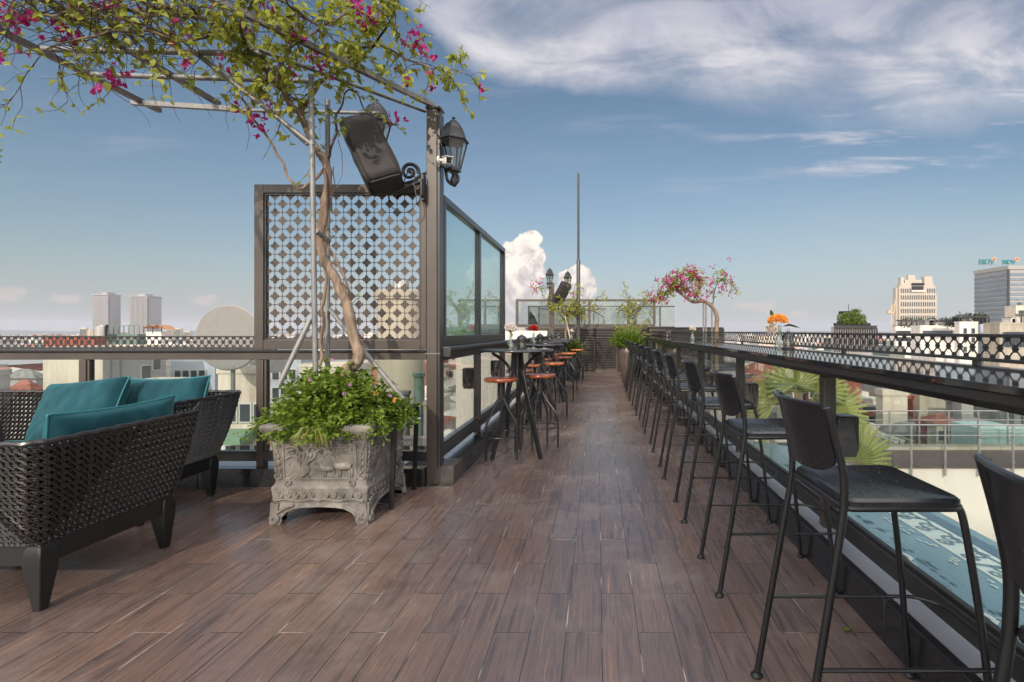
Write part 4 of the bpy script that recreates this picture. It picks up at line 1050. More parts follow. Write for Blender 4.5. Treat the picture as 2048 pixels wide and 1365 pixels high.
for x in (-2.7,-2.3,-1.2,.0,1.2,2.4): m=MB(); m.box(x,-.003,1.421,x+.06,.063,2.169); m.build('post',M['bronze'],t)
m=MB(); m.box(-2.64,.02,1.421,3,.026,2.169); m.build('glass_pane',M['glass'],t)
m=MB(); m.box(-2.7,15.72,1.22,2.0,20,1.33); tag(m.build('raised_terrace_floor',M['greyw']),kind='structure')
t=thing('corrugated_fence','low grey corrugated fence panels behind the far glass balustrade','fence',(0,18.2,1.33))
m=MB()
for i in range(110):
    x=-2.1+i*.022; 
    if i in (36,37,72,73): continue
    m.box(x,.0,.0,x+.014,.02,.72)
m.build('panel',M['tarp'],t)
m=MB(); m.box(-2.1,-.02,.7,.32,-.001,.74); m.build('rail',M['bronze'],t)
t=thing('covered_lounger','dark covered lounge furniture heap on the raised terrace','furniture',(-2.35,17.0,1.33))
m=MB(); m.hexa([(0,0,0),(.35,0,0),(.35,.4,0),(0,.4,0)],[(0,0,.62),(.16,0,.44),(.16,.4,.44),(0,.4,.62)]); m.build('cover',M['blackcloth'],t,bevel=.05,seg=3)
t=thing('ladder_frame','dark folding frame with curved handle on the raised terrace','frame',(-.55,17.3,1.33))
m=MB(); m.tube([(0,0,0),(.0,0,.62),(.4,0,.62),(.75,0,.40),(.8,0,0)],.018,8); m.tube([(.1,0,0),(.1,0,.6)],.015,6); m.tube([(.42,0,0),(.42,0,.8)],.013,6); m.box(-.55,0,.50,.1,.05,.58); m.build('tubes',M['blackmetal'],t)
# second lamp post
t=thing('lamp_post','distant bronze post with two black lanterns at the end of the tables','post',(-1.24,13.5,0))
m=MB(); m.box(-.07,-.05,0,.07,.05,2.55); m.build('column',M['bronze'],t)
dup(lp,(-1.285,13.45,2.50),0,'black lantern on top of the distant post, left one')
dup(lp,(-.80,13.45,2.42),0,'black lantern beside the distant post, right one')
s2=dup(speaker_main,(-.95,13.3,2.25),pi,'black covered speaker on the distant lamp post')
t=thing('flagpole','tall thin dark steel pole rising at the end of the walkway','pole',(-.505,13.2,0))
m=MB(); m.lathe([(.05,0),(.05,3.1),(.045,3.12)],12); m.build('lower_tube',M['frame'],t,smooth=True)
m=MB(); m.lathe([(.032,3.121),(.028,5.40),(.0005,5.41)],12); m.build('upper_tube',M['frame'],t,smooth=True)

def shrub(m_l,m_s,c,R,n,ls,bias=.1):
    for _ in range(n):
        d=rv().normalized(); d.z=abs(d.z)*.9+bias*.0
        q=Vector((d.x*R[0],d.y*R[1],d.z*R[2]))*rnd.uniform(.55,1.1)
        Q=[c+q*(i/4)+Vector((0,0,.02*i)) for i in range(5)]; m_s.tube(Q,.003,3,cap=False)
        for i in range(1,5):
            for _ in range(4): s=ls*rnd.uniform(.6,1.2); leafq(m_l,Q[i]+rv(.02),q.normalized()+rv(.5),Vector((0,0,1)),s,s*.45,.1,.1)
t=thing('potted_bush','small bright green bush in a dark pot behind the last stool','plant',(-.62,12.75,0))
m=MB(); m.lathe([(.1,0),(.14,.3),(.15,.62),(.13,.62),(.12,.55),(.0005,.55)],20); m.build('pot',M['darkpot'],t,smooth=True)
a,b_=MB(),MB(); shrub(a,b_,Vector((0,0,.6)),(.30,.25,.42),150,.06); b_.build('stems',M['leaf2'],t); a.build('foliage',M['leaf2'],t)
t=thing('potted_bush','green feathery bush in a tall bronze glazed pot behind the bar chairs','plant',(.72,12.1,0))
m=MB(); m.lathe([(.10,0),(.12,.02),(.16,.25),(.20,.5),(.215,.72),(.205,.84),(.19,.86),(.17,.84),(.16,.78),(.0005,.78)],32); m.build('pot',M['bowl'],t,smooth=True)
a,b_=MB(),MB(); shrub(a,b_,Vector((0,0,.82)),(.46,.4,.46),380,.065); b_.build('stems',M['leaf2'],t); a.build('foliage',M['leaf2'],t)

def small_tree(name,label,cat,base,trunkpts,spread,n,leafp,flp,mt,ls,fcol='bract',L=.4):
    global lf,tw,fl_
    t=thing(name,label,cat,base)
    m=MB(); Q=smoothpath(trunkpts,5); k=len(Q); m.tube(Q,[lerp(spread[0],spread[1],i/(k-1)) for i in range(k)],8); m.build('trunk',M['bark'],t,smooth=True)
    lf,tw,fl_=MB(),MB(),MB()
    return t,Q
# small tree behind the tables
t,Q=small_tree('potted_tree','sparse yellow green tree in front of the distant lamp post','tree',(-.82,13.0,0),[(0.0,0,0),(.0,0,.9),(0,0,1.25),(.05,0,1.5),(.0,0,1.75)],(.035,.022),0,0,0,None,0)
for k in range(9):
    a=2*pi*k/9+rnd.random(); e=Vector((cos(a)*rnd.uniform(.45,1.0),sin(a)*.5,rnd.uniform(1.95,2.5)))
    P=smoothpath([Vector((0,0,1.35+.04*k)),Vector((e.x*.4,e.y*.4,1.8)),e],6); tw.tube(P,[lerp(.014,.004,i/(len(P)-1)) for i in range(len(P))],5,cap=False)
    for p in P[4:]: [twig(p,Vector((rnd.gauss(e.x*1.2,.8),rnd.gauss(0,.6),rnd.gauss(.1,.6))),.30,.003,1,.34,.02,.055) for _ in range(1)]
for px,py in ((1065,572),(1083,568),(1072,585)):
    c=at(px,py,12.9)-Vector((-.82,13.0,0)); [leafq(fl_,c+rv(.05),rv(),rv(),.05,.04,.2,.1) for _ in range(16)]
m=MB(); m.lathe([(.14,0),(.2,.5),(.2,.62),(.0005,.6)],20); m.build('pot',M['darkpot'],t,smooth=True)
m=MB(); m.tube([(-.05,-.05,1.75),(.22,-.1,.6)],.016,6); m.build('stake',M['cream'],t)
tw.build('twigs',M['twig'],t); lf.build('foliage',M['leaf'],t); fl_.build('flowers',M['bract'],t)
# upright tree above big pot
t,Q=small_tree('potted_tree','slender yellow green tree rising behind the big glazed pot','tree',(1.0,13.2,0),[(0,0,0),(0,0,.8),(.02,0,1.3),(0,0,1.9)],(.03,.015),0,0,0,None,0)
for k in range(15):
    h=rnd.uniform(1.1,2.1); a=rnd.uniform(0,2*pi); e=Vector((cos(a)*rnd.uniform(.25,.55),sin(a)*.35,h+rnd.uniform(.1,.4)))
    P=smoothpath([Vector((0,0,h-.3)),Vector((e.x*.5,e.y*.5,h)),e],5); tw.tube(P,[lerp(.01,.003,i/(len(P)-1)) for i in range(len(P))],5,cap=False)
    for p in P[3:]: [twig(p,rv()+Vector((0,0,.4)),.22,.003,0,.7,0,.055) for _ in range(1)]
m=MB(); m.lathe([(.14,0),(.2,.5),(.2,.62),(.0005,.6)],20); m.build('pot',M['darkpot'],t,smooth=True)
tw.build('twigs',M['twig'],t); lf.build('foliage',M['leaf'],t)
# planter boxes, dark block at the right end
t=thing('planter_wall','dark slatted planter block right of the slatted wall','planter',(0,14.3,0))
m=MB(); m.box(1.5,0,0,3.6,.9,1.35); m.build('body',M['dark'],t)
m=MB(); [m.box(1.49,-.03,.02+.11*j,3.62,-.002,.10+.11*j) for j in range(12)]; m.build('slats',M['slat'],t)
t=thing('wall_plate','small lit orange plate on the far planter block','sign',(2.05,14.26,1.20)); m=MB(); m.box(-.05,0,-.05,.05,.006,.05); m.build('plate',mat('orange_plate',(.5,.3,.18),.5),t,bevel=.002)
# pink bougainvillea on the right
by=12.0
def ap(px,py,dy=0): return at(px,py,by+dy)
t=thing('bougainvillea','pink flowering bougainvillea with a bent trunk beyond the counter','climbing plant')
m=MB(); Q=smoothpath([Vector((2.85,by,-.2)),ap(1433,660),ap(1434,635),ap(1425,615),ap(1408,603),ap(1385,604),ap(1368,592),ap(1350,578)],6); m.tube(Q,[lerp(.06,.03,i/(len(Q)-1))*(1+.15*mnoise.noise(Vector((i*.6,0,0)))) for i in range(len(Q))],8); m.build('trunk',M['bark'],t,smooth=True)
m=MB(); [m.tube([ap(px,605),Vector(ap(px,605)).xy.to_3d()],.02,6) for px in (1407,1412,1424)]; m.build('support_poles',M['galv'],t)
m=MB(); m.box(2.3,by-.4,-.6,3.4,by+.4,.25); m.build('planter_box',M['greyw'],t)
lf,tw,fl_=MB(),MB(),MB()
for (P,n) in (([(1425,615),(1390,590),(1360,575),(1330,585),(1318,600)],60),([(1385,604),(1400,575),(1395,555),(1380,550)],50),([(1368,592),(1345,565),(1360,550),(1390,548)],56),([(1425,615),(1430,580),(1440,562),(1460,560),(1470,578)],22),([(1440,562),(1455,548),(1432,545)],10),([(1350,578),(1330,570),(1310,600)],36)):
    R_=smoothpath([ap(px,py,rnd.gauss(0,.15)) for px,py in P],5); tw.tube(R_,[lerp(.014,.004,i/(len(R_)-1)) for i in range(len(R_))],5,cap=False)
    for _ in range(n):
        p=rnd.choice(R_[2:]); twig(p,rv()+Vector((0,0,.2)),.22,.003,0,.7,.0,.055)
        if rnd.random()<.75:
            c=p+rv(.12); [leafq(fl_,c+rv(.03),rv(),rv(),.05,.04,.2,.1) for _ in range(7)]
twig(ap(1465,560),Vector((.1,0,-1)),.6,.003,0,.4,.3,.05); twig(ap(1452,565),Vector((0,0,-1)),.5,.003,0,.4,.3,.05)
tw.build('twigs',M['twig'],t); lf.build('foliage',M['leaf'],t); fl_.build('flowers',M['bract'],t)

# ================================================================ OUTSIDE, RIGHT: glass canopy, fan palms
t=thing('glass_canopy','pale aqua glass canopy with painted sun and scroll shadows just outside the counter glass','canopy')
acq=mat('aqua_glass',(.24,.40,.46),.18,0,.6,var=.12,vscale=1.4)
zi,zo=.02,-.16
def cz(x): return lerp(zi,zo,(x-1.42)/(2.66-1.42))
ys=[-.5,.75,2.0,3.25,4.5,5.85]
for a,b_ in zip(ys[:-1],ys[1:]):
    m=MB(); m.hexa([(1.42,a+.006,zi-.02),(2.66,a+.006,zo-.02),(2.66,b_-.006,zo-.02),(1.42,b_-.006,zi-.02)],[(1.42,a+.006,zi),(2.66,a+.006,zo),(2.66,b_-.006,zo),(1.42,b_-.006,zi)]); m.build('glass_sheet',acq,t)
acq2=mat('scroll_shade_paint',(.16,.30,.36),.3); pal=mat('sun_patch_paint',(.75,.85,.78),.45); dk=mat('canopy_blue',(.12,.22,.29),.4)
m=MB(); rs=random.Random(5)
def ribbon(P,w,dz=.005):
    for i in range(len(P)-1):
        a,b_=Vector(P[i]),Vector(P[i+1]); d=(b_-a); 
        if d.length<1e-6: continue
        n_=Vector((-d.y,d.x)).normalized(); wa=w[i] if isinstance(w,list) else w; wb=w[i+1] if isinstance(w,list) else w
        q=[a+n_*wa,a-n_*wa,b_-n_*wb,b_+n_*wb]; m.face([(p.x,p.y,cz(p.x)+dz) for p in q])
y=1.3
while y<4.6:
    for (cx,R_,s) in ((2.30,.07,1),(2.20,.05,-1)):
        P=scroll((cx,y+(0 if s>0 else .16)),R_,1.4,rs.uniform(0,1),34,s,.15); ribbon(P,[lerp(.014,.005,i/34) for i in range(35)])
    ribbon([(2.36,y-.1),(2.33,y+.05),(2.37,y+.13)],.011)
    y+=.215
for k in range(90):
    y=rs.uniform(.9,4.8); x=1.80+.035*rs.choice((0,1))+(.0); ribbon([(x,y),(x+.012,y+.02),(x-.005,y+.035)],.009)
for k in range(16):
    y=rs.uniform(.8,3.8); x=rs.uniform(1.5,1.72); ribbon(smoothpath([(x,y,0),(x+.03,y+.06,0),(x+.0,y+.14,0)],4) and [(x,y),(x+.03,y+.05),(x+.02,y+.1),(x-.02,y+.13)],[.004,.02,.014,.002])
m.build('painted_scroll_shade',acq2,t)  # ironwork's cast shadow, painted on the glass as dark ribbons
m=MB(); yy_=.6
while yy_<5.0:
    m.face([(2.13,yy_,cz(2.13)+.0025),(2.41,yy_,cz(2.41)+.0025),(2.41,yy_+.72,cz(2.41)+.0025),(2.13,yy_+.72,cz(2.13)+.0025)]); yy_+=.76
m.build('painted_sun_band',pal,t)  # sunlight on the canopy, painted as pale strips
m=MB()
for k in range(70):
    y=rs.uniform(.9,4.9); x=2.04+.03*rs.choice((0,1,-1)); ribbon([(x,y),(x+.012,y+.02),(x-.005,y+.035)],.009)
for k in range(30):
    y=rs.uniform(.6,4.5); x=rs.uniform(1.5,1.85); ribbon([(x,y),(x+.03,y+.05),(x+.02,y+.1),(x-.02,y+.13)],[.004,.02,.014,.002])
m.build('painted_sun_flecks',pal,t)  # light falling through the ironwork, painted as pale flecks
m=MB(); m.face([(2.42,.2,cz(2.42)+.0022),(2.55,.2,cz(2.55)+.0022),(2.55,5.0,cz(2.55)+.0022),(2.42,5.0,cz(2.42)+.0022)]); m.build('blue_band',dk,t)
m=MB(); [m.box(1.42,y_-.02,-.30,2.6,y_+.02,-.19) for y_ in ys[1:]]; m.build('support_beam',M['steel'],t)

def fan(m,c,d,up,R,n=22,spread=2.4,droop=.25):
    d=d.normalized(); s=d.cross(up).normalized(); nn=s.cross(d)
    for i in range(n):
        a=lerp(-spread,spread,i/(n-1)); v=d*cos(a)+s*sin(a); L=R*(1-.12*abs(a)/spread)*rnd.uniform(.94,1.04)
        w=v.cross(nn).normalized()*(R*.085); f=nn*(R*.025)
        p0=c; p1=c+v*L*.5+nn*.04*R; p2=c+v*L-nn*droop*L*rnd.uniform(.3,1)
        k=len(m.v); m.v.extend([tuple(x) for x in (p0,p1+w*.9-f,p1+f,p1-w*.9-f,p2+w*.35,p2-w*.35)])
        m.f.extend([(k,k+1,k+2),(k,k+2,k+3),(k+1,k+4,k+2),(k+2,k+4,k+5),(k+2,k+5,k+3)])
def palm(label,c,fronds):
    t=thing('fan_palm',label,'palm',c)
    m=MB(); m.tube([(0,0,-2.2),(.02,0,-1),(0,0,-.1)],[.09,.08,.07],10); m.build('trunk',M['bark'],t,smooth=True)
    for (dx,dy,dz,L,R,tilt) in fronds:
        d=Vector((dx,dy,dz)).normalized(); e=d*L
        m=MB(); Q=smoothpath([Vector((0,0,-.1)),e*.5+Vector((0,0,.06)),e],4); m.tube(Q,.008,5)
        fan(m,e,(d+Vector((0,0,tilt))),Vector((0,-.55,1)),R,spread=rnd.uniform(1.5,2.1))
        m.build('frond',M['palm'],t)
palm('cluster of fan palm fronds outside the glass behind the middle bar chairs',(2.95,7.4,-.45),[(-.5,-.1,.9,.75,.5,.5),(-.1,-.2,1,.95,.5,.6),(.3,-.1,1,.85,.5,.5),(.7,-.1,.7,.7,.5,.3),(-.8,-.2,.5,.65,.45,.3),(.1,-.5,.5,.5,.5,.4),(.95,0,.35,.7,.45,.1)])
palm('fan palm with three broad fronds beside the nearest box light',(2.75,5.6,-.95),[(.12,-.1,1,.78,.42,0),(.35,-.2,.75,.5,.42,-.3),(.05,-.3,.6,.42,.42,-.3),(.7,0,.2,.4,.4,0)])
t=thing('palm_leaf','tip of a dark palm leaf entering at the left edge of the photo','leaf',(-4.86,4.0,2.63)); m=MB(); fan(m,Vector((-.25,0,0)),Vector((1,0,0)),Vector((0,-1,.2)),.33,14,1.1,.1); m.build('frond',M['leaf3'],t)

for (x,y,a,mt,l) in ((1.02,2.07,.4,'leaf2','small fresh green leaf on the floor by the right kerb'),(.25,6.1,.9,'twig','tiny dark dead leaf far up the walkway')):
    t=thing('fallen_leaf',l,'leaf',(x,y,.003),a); m=MB(); leafq(m,Vector((0,0,.004)),Vector((1,0,0)),Vector((0,0,1)),.035,.024,.25,-.15); m.build('leaf_blade',M[mt],t)
# ================================================================ THE CITY
GZ=-28.0
m=MB(); m.face([(-6000,-3000,GZ),(6000,-3000,GZ),(6000,9000,GZ),(-6000,9000,GZ)])
tag(m.build('ground',mat('city_ground',(.16,.15,.13),.9,var=.4,vscale=.02)),kind='structure')
def wx(px,Y): return (px-VX)*Y/F
def wz(py,Y): return H-(py-VY)*Y/F
def windows(t,face,cols,rows,u0,u1,v0,v1,w,h,fixed,frame=True,limit=90,mt='window'):
    """face 'f' front (y=fixed), 'r' right side (x=fixed), 'l' left side. u along x or y"""
    fr=MB()
    if face=='f': fr.box(-w/2-.08,-.06,-h/2-.08,w/2+.08,-.01,h/2+.08)
    else: fr.box(-.05,-w/2-.08,-h/2-.08,.05,w/2+.08,h/2+.08)
    first=None; n=0
    for i in range(cols):
        for j in range(rows):
            if n>=limit: return
            u=lerp(u0,u1,(i+.5)/cols); v=lerp(v0,v1,(j+.5)/rows)
            p=(u,fixed,v) if face=='f' else (fixed,u,v)
            if first is None:
                o=fr.build('window',M['windowframe'],t); o.location=p
                pn=MB()
                if face=='f': pn.box(-w/2,-.09,-h/2,w/2,-.061,h/2)
                else: pn.box(-.09,-w/2,-h/2,.09,w/2,h/2)
                q=pn.build('pane',M[mt],o); first=(o,q)
            else:
                o=first[0].copy(); COL.objects.link(o); o.location=p; o.parent=t
                q=first[1].copy(); COL.objects.link(q); q.parent=o
            n+=1
def block(label,px0,px1,py,Y,depth,mt,parapet=.5,name='building',cat='building',zb=GZ,hip=None,pitch=None,keepd=False):
    t=thing(name,label,cat)
    if not keepd:
        wpx=px1-px0; tgt=max(5,.22*wpx)
        e=(px1-VX) if px1<VX else (px0-VX)
        if (px1<VX or px0>VX) and abs(e)*depth/(Y+depth)>tgt: depth=max(.6,tgt*Y/max(1,abs(e)-tgt))
        sp_px=abs(e)*depth/(Y+depth)
        if px1<VX: px1=px1-sp_px
        elif px0>VX: px0=px0+sp_px
    x0,x1,z=wx(px0,Y),wx(px1,Y),wz(py,Y)
    m=MB(); m.box(x0,Y,zb,x1,Y+depth,z); m.build('wall',M[mt],t)
    if hip:
        o=.04*(x1-x0)+.3; hh=pitch or (x1-x0)*.14; rm=MB(); cx0,cx1=lerp(x0,x1,.35),lerp(x0,x1,.65); cy=Y+depth/2
        e=[(x0-o,Y-o,z+.02),(x1+o,Y-o,z+.02),(x1+o,Y+depth+o,z+.02),(x0-o,Y+depth+o,z+.02)]
        rm.face(e); rm.face([e[0],e[1],(cx1,cy,z+hh),(cx0,cy,z+hh)]); rm.face([e[1],e[2],(cx1,cy,z+hh)]); rm.face([e[2],e[3],(cx0,cy,z+hh),(cx1,cy,z+hh)]); rm.face([e[3],e[0],(cx0,cy,z+hh)])
        rm.build('roof',M[hip],t)
    elif parapet:
        rm=MB(); w=.2
        for (a,b_,c,d_) in ((x0-.05,Y-.05,x1+.05,Y+w),(x0-.05,Y+depth-w,x1+.05,Y+depth+.05),(x0-.05,Y+w,x0+w,Y+depth-w),(x1-w,Y+w,x1+.05,Y+depth-w)): rm.box(a,b_,z+.01,c,d_,z+parapet)
        rm.build('parapet',M[mt],t)
    return t,x0,x1,z
def tank(t,x,y,z,r=.6,h=1.4):
    m=MB(); m.lathe([(r,0),(r,h*.85),(r*.6,h),(.001,h*1.02)],16,(x,y,z)); m.build('water_tank',M['steel'],t,smooth=True)

# ---- left skyline
for (a,b_,py,pk,Yd,l) in ((187,218,591,588,900,'left one of the two pale high-rise towers on the skyline'),(261,296,594,591,900,'right one of the two pale high-rise towers, slightly wider')):
    t,x0,x1,z=block(l,a,b_,py,Yd,22 if a<200 else 28,'towerw',0,name='tower_block',cat='tower',keepd=True)
    m=MB(); n=14
    for i in range(n): 
        x=lerp(x0,x1,(i+.5)/n); m.box(x-.6,Yd-1.2,GZ,x+.6,Yd-.45,z-1)
    m.build('balcony_stack',M['towerw'],t)
    m=MB(); n=13
    for i in range(n+1): x=lerp(x0,x1,i/n); m.box(x-.95,Yd-.4,-5,x+.95,Yd-.02,z-2)
    m.build('window_strips',M['window'],t)
    m=MB(); [m.box(x0-.2,Yd-1.9,zz,x1+.2,Yd-1.65,zz+.5) for zz in [GZ+3.4*k for k in range(1,27)] if zz<z-2]; m.build('floor_bands',M['greyw'],t)
    m=MB(); m.box(x0-1,Yd-2,z,x1+1,Yd+(23 if a<200 else 29),z+1.6); m.box(lerp(x0,x1,.35),Yd+4,z+1.6,lerp(x0,x1,.72),Yd+20,z+5.5); m.build('roof',M['greyw'],t)
for (a,b_,py,Yd,l) in ((160,177,656,700,'low pale block left of the two towers'),(333,350,658,800,'small pale slab block just right of the two towers'),(351,366,657,800,'second small pale slab block right of the two towers'),(368,384,663,800,'lowest pale slab block right of the two towers'),(86,98,668,900,'tiny white block on the far left skyline')):
    t,x0,x1,z=block(l,a,b_,py,Yd,15,'cream',0)
    m=MB(); n=5
    for i in range(n): x=lerp(x0,x1,(i+.5)/n); m.box(x-.5,Yd-.3,-10,x+.5,Yd-.02,z-1.5)
    m.build('window_strips',M['window'],t)
# ---- left mid
t,x0,x1,z=block('tall plain cream building behind the left glass panes',86,205,704,30,4.4,'cream',.3,keepd=True)
m=MB(); [m.tube([(x1+.06,30.5+k*.6,-8),(x1+.06,30.5+k*.6,z)],.05,6) for k in (0,1)]; m.build('drain_pipe',M['galv'],t)
sd=MB(); sd.box(x1+.001,30.02,GZ,x1+.02,34.38,z-.02); sd.build('painted_shade_side',M['greyw'],t)  # grey sheet paints the shade on this building's right side
windows(t,'r',1,1,32.4,33.2,-2.0,-1.0,.6,.9,x1+.04); windows(t,'r',1,1,33.2,34.0,-1.2,-.4,.5,1.1,x1+.04)
t,x0,x1,z=block('long red metal walled rooftop seen through the left perforated rail',88,214,672,60,8,'redw',0,zb=-6)
m=MB(); [m.box(x0+.5*k,59.9,-2,x0+.5*k+.08,59.98,z) for k in range(15)]; m.build('ribs',M['redw'],t)
t,x0,x1,z=block('dark green metal rooftop beside the red one',214,292,669,58,8,'greenw',0,zb=-6)
m=MB(); [m.tube([(lerp(x0,x1,k/6),58.2,z),(lerp(x0,x1,k/6),58.2,z+1.0)],.05,5) for k in range(7)]; m.tube([(x0,58.2,z+1),(x1,58.2,z+1)],.04,5); m.build('roof_rail',M['greenw'],t)
tank(t,wx(202,57),57,wz(672,57),.55,1.25)
bx_=MB(); bx_.box(wx(175,57),57,wz(674,57),wx(187,57),58,wz(660,57)); bx_.build('shed',M['tan'],t)
bx_=MB(); bx_.tube([(wx(212,57),57,wz(672,57)),(wx(214,57),57,wz(650,57))],.12,6); bx_.build('chimney_pipe',M['dark'],t)
t,x0,x1,z=block('white rooftop house with a torn orange tarpaulin on its roof',292,332,664,56,8,'whitew',0,zb=-6)
m=MB(); pts=[(x0+.1,55.5,z+.4),(x0+.8,55.4,z+.75),(x0+1.3,55.5,z+.6),(x0+1.8,55.4,z+.8),(x0+2.3,55.5,z+.3)]
for a,b_ in zip(pts[:-1],pts[1:]): m.face([a,b_,(b_[0],b_[1]+1.8,b_[2]-.1),(a[0],a[1]+1.8,a[2]-.1)])
m.build('tarpaulin',mat('orange_tarp',(.5,.25,.12),.7),t); m=MB(); [m.tube([(x,55.5,z-.2),(x,55.5,z+.6)],.04,5) for x in (x0+.2,x0+1.2,x0+2.2)]; m.build('tarp_posts',M['dark'],t)
# disc
dc=at(456,676,20); t=thing('satellite_dish','large pale round satellite dish seen from behind, left of the lattice screen','dish',dc)
R_=Matrix.Rotation(pi/2,4,'X'); m=MB(); m.lathe([(1.27,.03),(1.30,.0),(1.27,-.04),(1.1,-.08),(.6,-.16),(.001,-.2)],56,M=R_); m.build('reflector',mat('dish_beige',(.21,.20,.19),.6,var=.06),t,smooth=True)
m=MB(); m.lathe([(1.27,-.01),(1.315,-.02),(1.315,-.05),(1.27,-.06)],56,M=R_,cap=False); m.build('rim',M['greyw'],t,smooth=True)
m=MB(); m.tube([(0,.25,-.2),(0,.3,-3.2)],.08,8); m.build('mast',M['galv'],t)
t,x0,x1,z=block('white rooftop penthouse box behind the left glass railing',315,341,733,35,3,'whitew',.1)
t,x0,x1,z=block('pale blue rooftop house with dark doors, behind the left railing',341,455,722,37,6,'bluew',.15)
windows(t,'f',4,1,x0+.3,x1-.6,z-1.6,z-.6,.4,.8,36.98)
t,x0,x1,z=block('low cream building in front of the pale blue rooftop house',285,405,768,30,6,'cream',.3)
t,x0,x1,z=block('stained old white apartment building with a green awning',436,540,748,22,8,'oldw',.35)
windows(t,'f',3,5,wx(450,22),wx(535,22),-10.5,z-.8,.42,.75,21.98)
m=MB(); m.hexa([(wx(460,22),21.0,-3.55),(wx(512,22),21.0,-3.55),(wx(512,22),21.95,-3.5),(wx(460,22),21.95,-3.5)],[(wx(460,22),21.0,-3.3),(wx(512,22),21.0,-3.3),(wx(512,22),21.95,-3.05),(wx(460,22),21.95,-3.05)]); m.build('awning',mat('green_awning',(.16,.26,.17),.6),t)
m=MB(); m.box(x0+.5,22.5,z,x0+1.3,23.5,z+.8); m.box(x0+1.8,22.5,z,x0+2.2,23.5,z+.6); m.build('roof_clutter',M['greyw'],t)
t,x0,x1,z=block('grey stepped building at the left edge behind the sofa',-60,20,752,26,6,'greyw',.3)
windows(t,'f',3,3,x0+.3,x1-.2,z-4,z-.5,.5,.7,25.98)
t,x0,x1,z=block('red roofed house seen between sofa and cream building',18,84,790,34,8,'oldw',0,hip='roofred',pitch=1.0)
t,x0,x1,z=block('teal grey long roof behind the red roofed house',10,90,757,55,12,'greyw',0,hip='roofgrey',pitch=1.0)
t,x0,x1,z=block('pale building seen behind the lattice screen and planter',520,625,716,40,8,'bluew',.2); windows(t,'f',4,3,x0+.3,x1-.3,z-5,z-.6,.5,.8,39.98)
t,x0,x1,z=block('cream apartment block behind the planter foliage',600,740,735,30,8,'cream',.2); windows(t,'f',4,3,x0+.3,x1-.3,z-5,z-.6,.5,.8,29.98)
# beige silo behind the lattice
t=thing('concrete_silo','tan cylindrical concrete silo behind the lattice screen','silo',(wx(785,9.0),9.4,0))
m=MB(); m.lathe([(.42,-12),(.42,1.82),(.46,1.83),(.46,1.98),(.40,2.0),(.001,2.03)],32); m.build('shell',M['tan'],t,smooth=True)
m=MB(); m.lathe([(.14,2.03),(.14,2.2),(.001,2.25)],14); m.build('cap',M['steel'],t,smooth=True)
t=thing('vent_pipes','pale green ventilation pipes beside the silo, low behind the glass','pipes',(wx(835,7.5),7.5,0))
for k,(dx,r,top) in enumerate(((-.22,.1,.35),(.02,.07,.62),(.18,.09,.2))):
    m=MB(); m.lathe([(r,-6),(r,top-.06),(r+.02,top-.05),(r+.02,top)],16,(dx,0,0)); m.build('pipe',M['greenw'] if k==1 else M['galv'],t,smooth=True)
m=MB(); m.box(-.4,-.14,-.45,.35,-.1,-.3); m.build('clamp',M['galv'],t)
# white building left beyond the stool railing
t,x0,x1,z=block('large plain white building wall beyond the stools',912,1042,716,20.0,6,'plainw',0,keepd=True)
t,x0,x1,z=block('low white wall behind the far stool tables',1008,1096,662,15.3,.3,'plainw',0,name='low_wall',cat='wall',zb=-28)
# ---- right skyline
Yt=400; t,x0,x1,z=block('grey glass office tower with teal and gold rooftop letters, far right',2017,2150,533,Yt,36,'greyw',0,name='office_tower',cat='tower',keepd=True)
gm=mat('tower_glazing',(.16,.2,.24),.25,0,.6,var=.2,vscale=.05)
m=MB(); fl0=-20; n=0
zz=GZ+3
while zz<z-4: m.box(x0-.4,Yt+.8,zz,x0-.05,Yt+36,zz+2.3); m.box(x0+.8,Yt-.4,zz,x1,Yt-.05,zz+2.3); zz+=3.9
m.build('window_bands',gm,t)
m=MB(); m.box(x0-.6,Yt-.6,GZ,x0+.6,Yt+.6,z-2.6); m.build('corner_mullion',M['frame'],t)
m=MB(); m.box(x0-.8,Yt-.8,z-2.5,x1,Yt+36.5,z+.6); m.build('roof',M['greyw'],t)
teal=mat('teal_letters',(.01,.16,.17),.4); gold=mat('gold_emblem',(.75,.3,.1),.4)
def letters(txt,px,py,Y,hpx,mt,parent,name='sign_letters'):
    c=bpy.data.curves.new(name,'FONT'); c.body=txt; c.size=hpx*Y/F*1.38; c.extrude=.35; c.offset=.12
    o=bpy.data.objects.new(name,c); COL.objects.link(o); me=bpy.data.meshes.new_from_object(o); bpy.data.objects.remove(o); o=bpy.data.objects.new(name,me); COL.objects.link(o); o.rotation_euler=(pi/2,0,0); o.location=at(px,py,Y); o.data.materials.clear(); o.data.materials.append(mt); o.parent=parent; return o
letters('BIDV',1957,529,Yt+31,10.5,teal,t); letters('BIDV',2004,529,Yt+14,9.0,teal,t)
for px,py,yo in ((1988.5,519,31),(2034,519,14)):
    m=MB(); c=at(px,py,Yt+yo)
    for k in range(5):
        a=k*2*pi/5+pi/2; m.lathe([(.9,-.2),(.9,.2)],10,M=Matrix.Translation(c+Vector((1.0*cos(a),0,1.0*sin(a))))@Matrix.Rotation(pi/2,4,'X'))
    m.build('flower_emblem',gold,t)
m=MB(); [m.tube([at(px,533,Yt+yo),at(px,520,Yt+yo)],.15,4) for px,yo in ((1958,33),(1966,33),(1974,33),(1982,33),(1990,33),(2006,14),(2018,14),(2030,14))]; m.tube([at(1955,529,Yt+33),at(1994,529,Yt+33)],.15,4); m.build('sign_frame',M['greyw'],t)
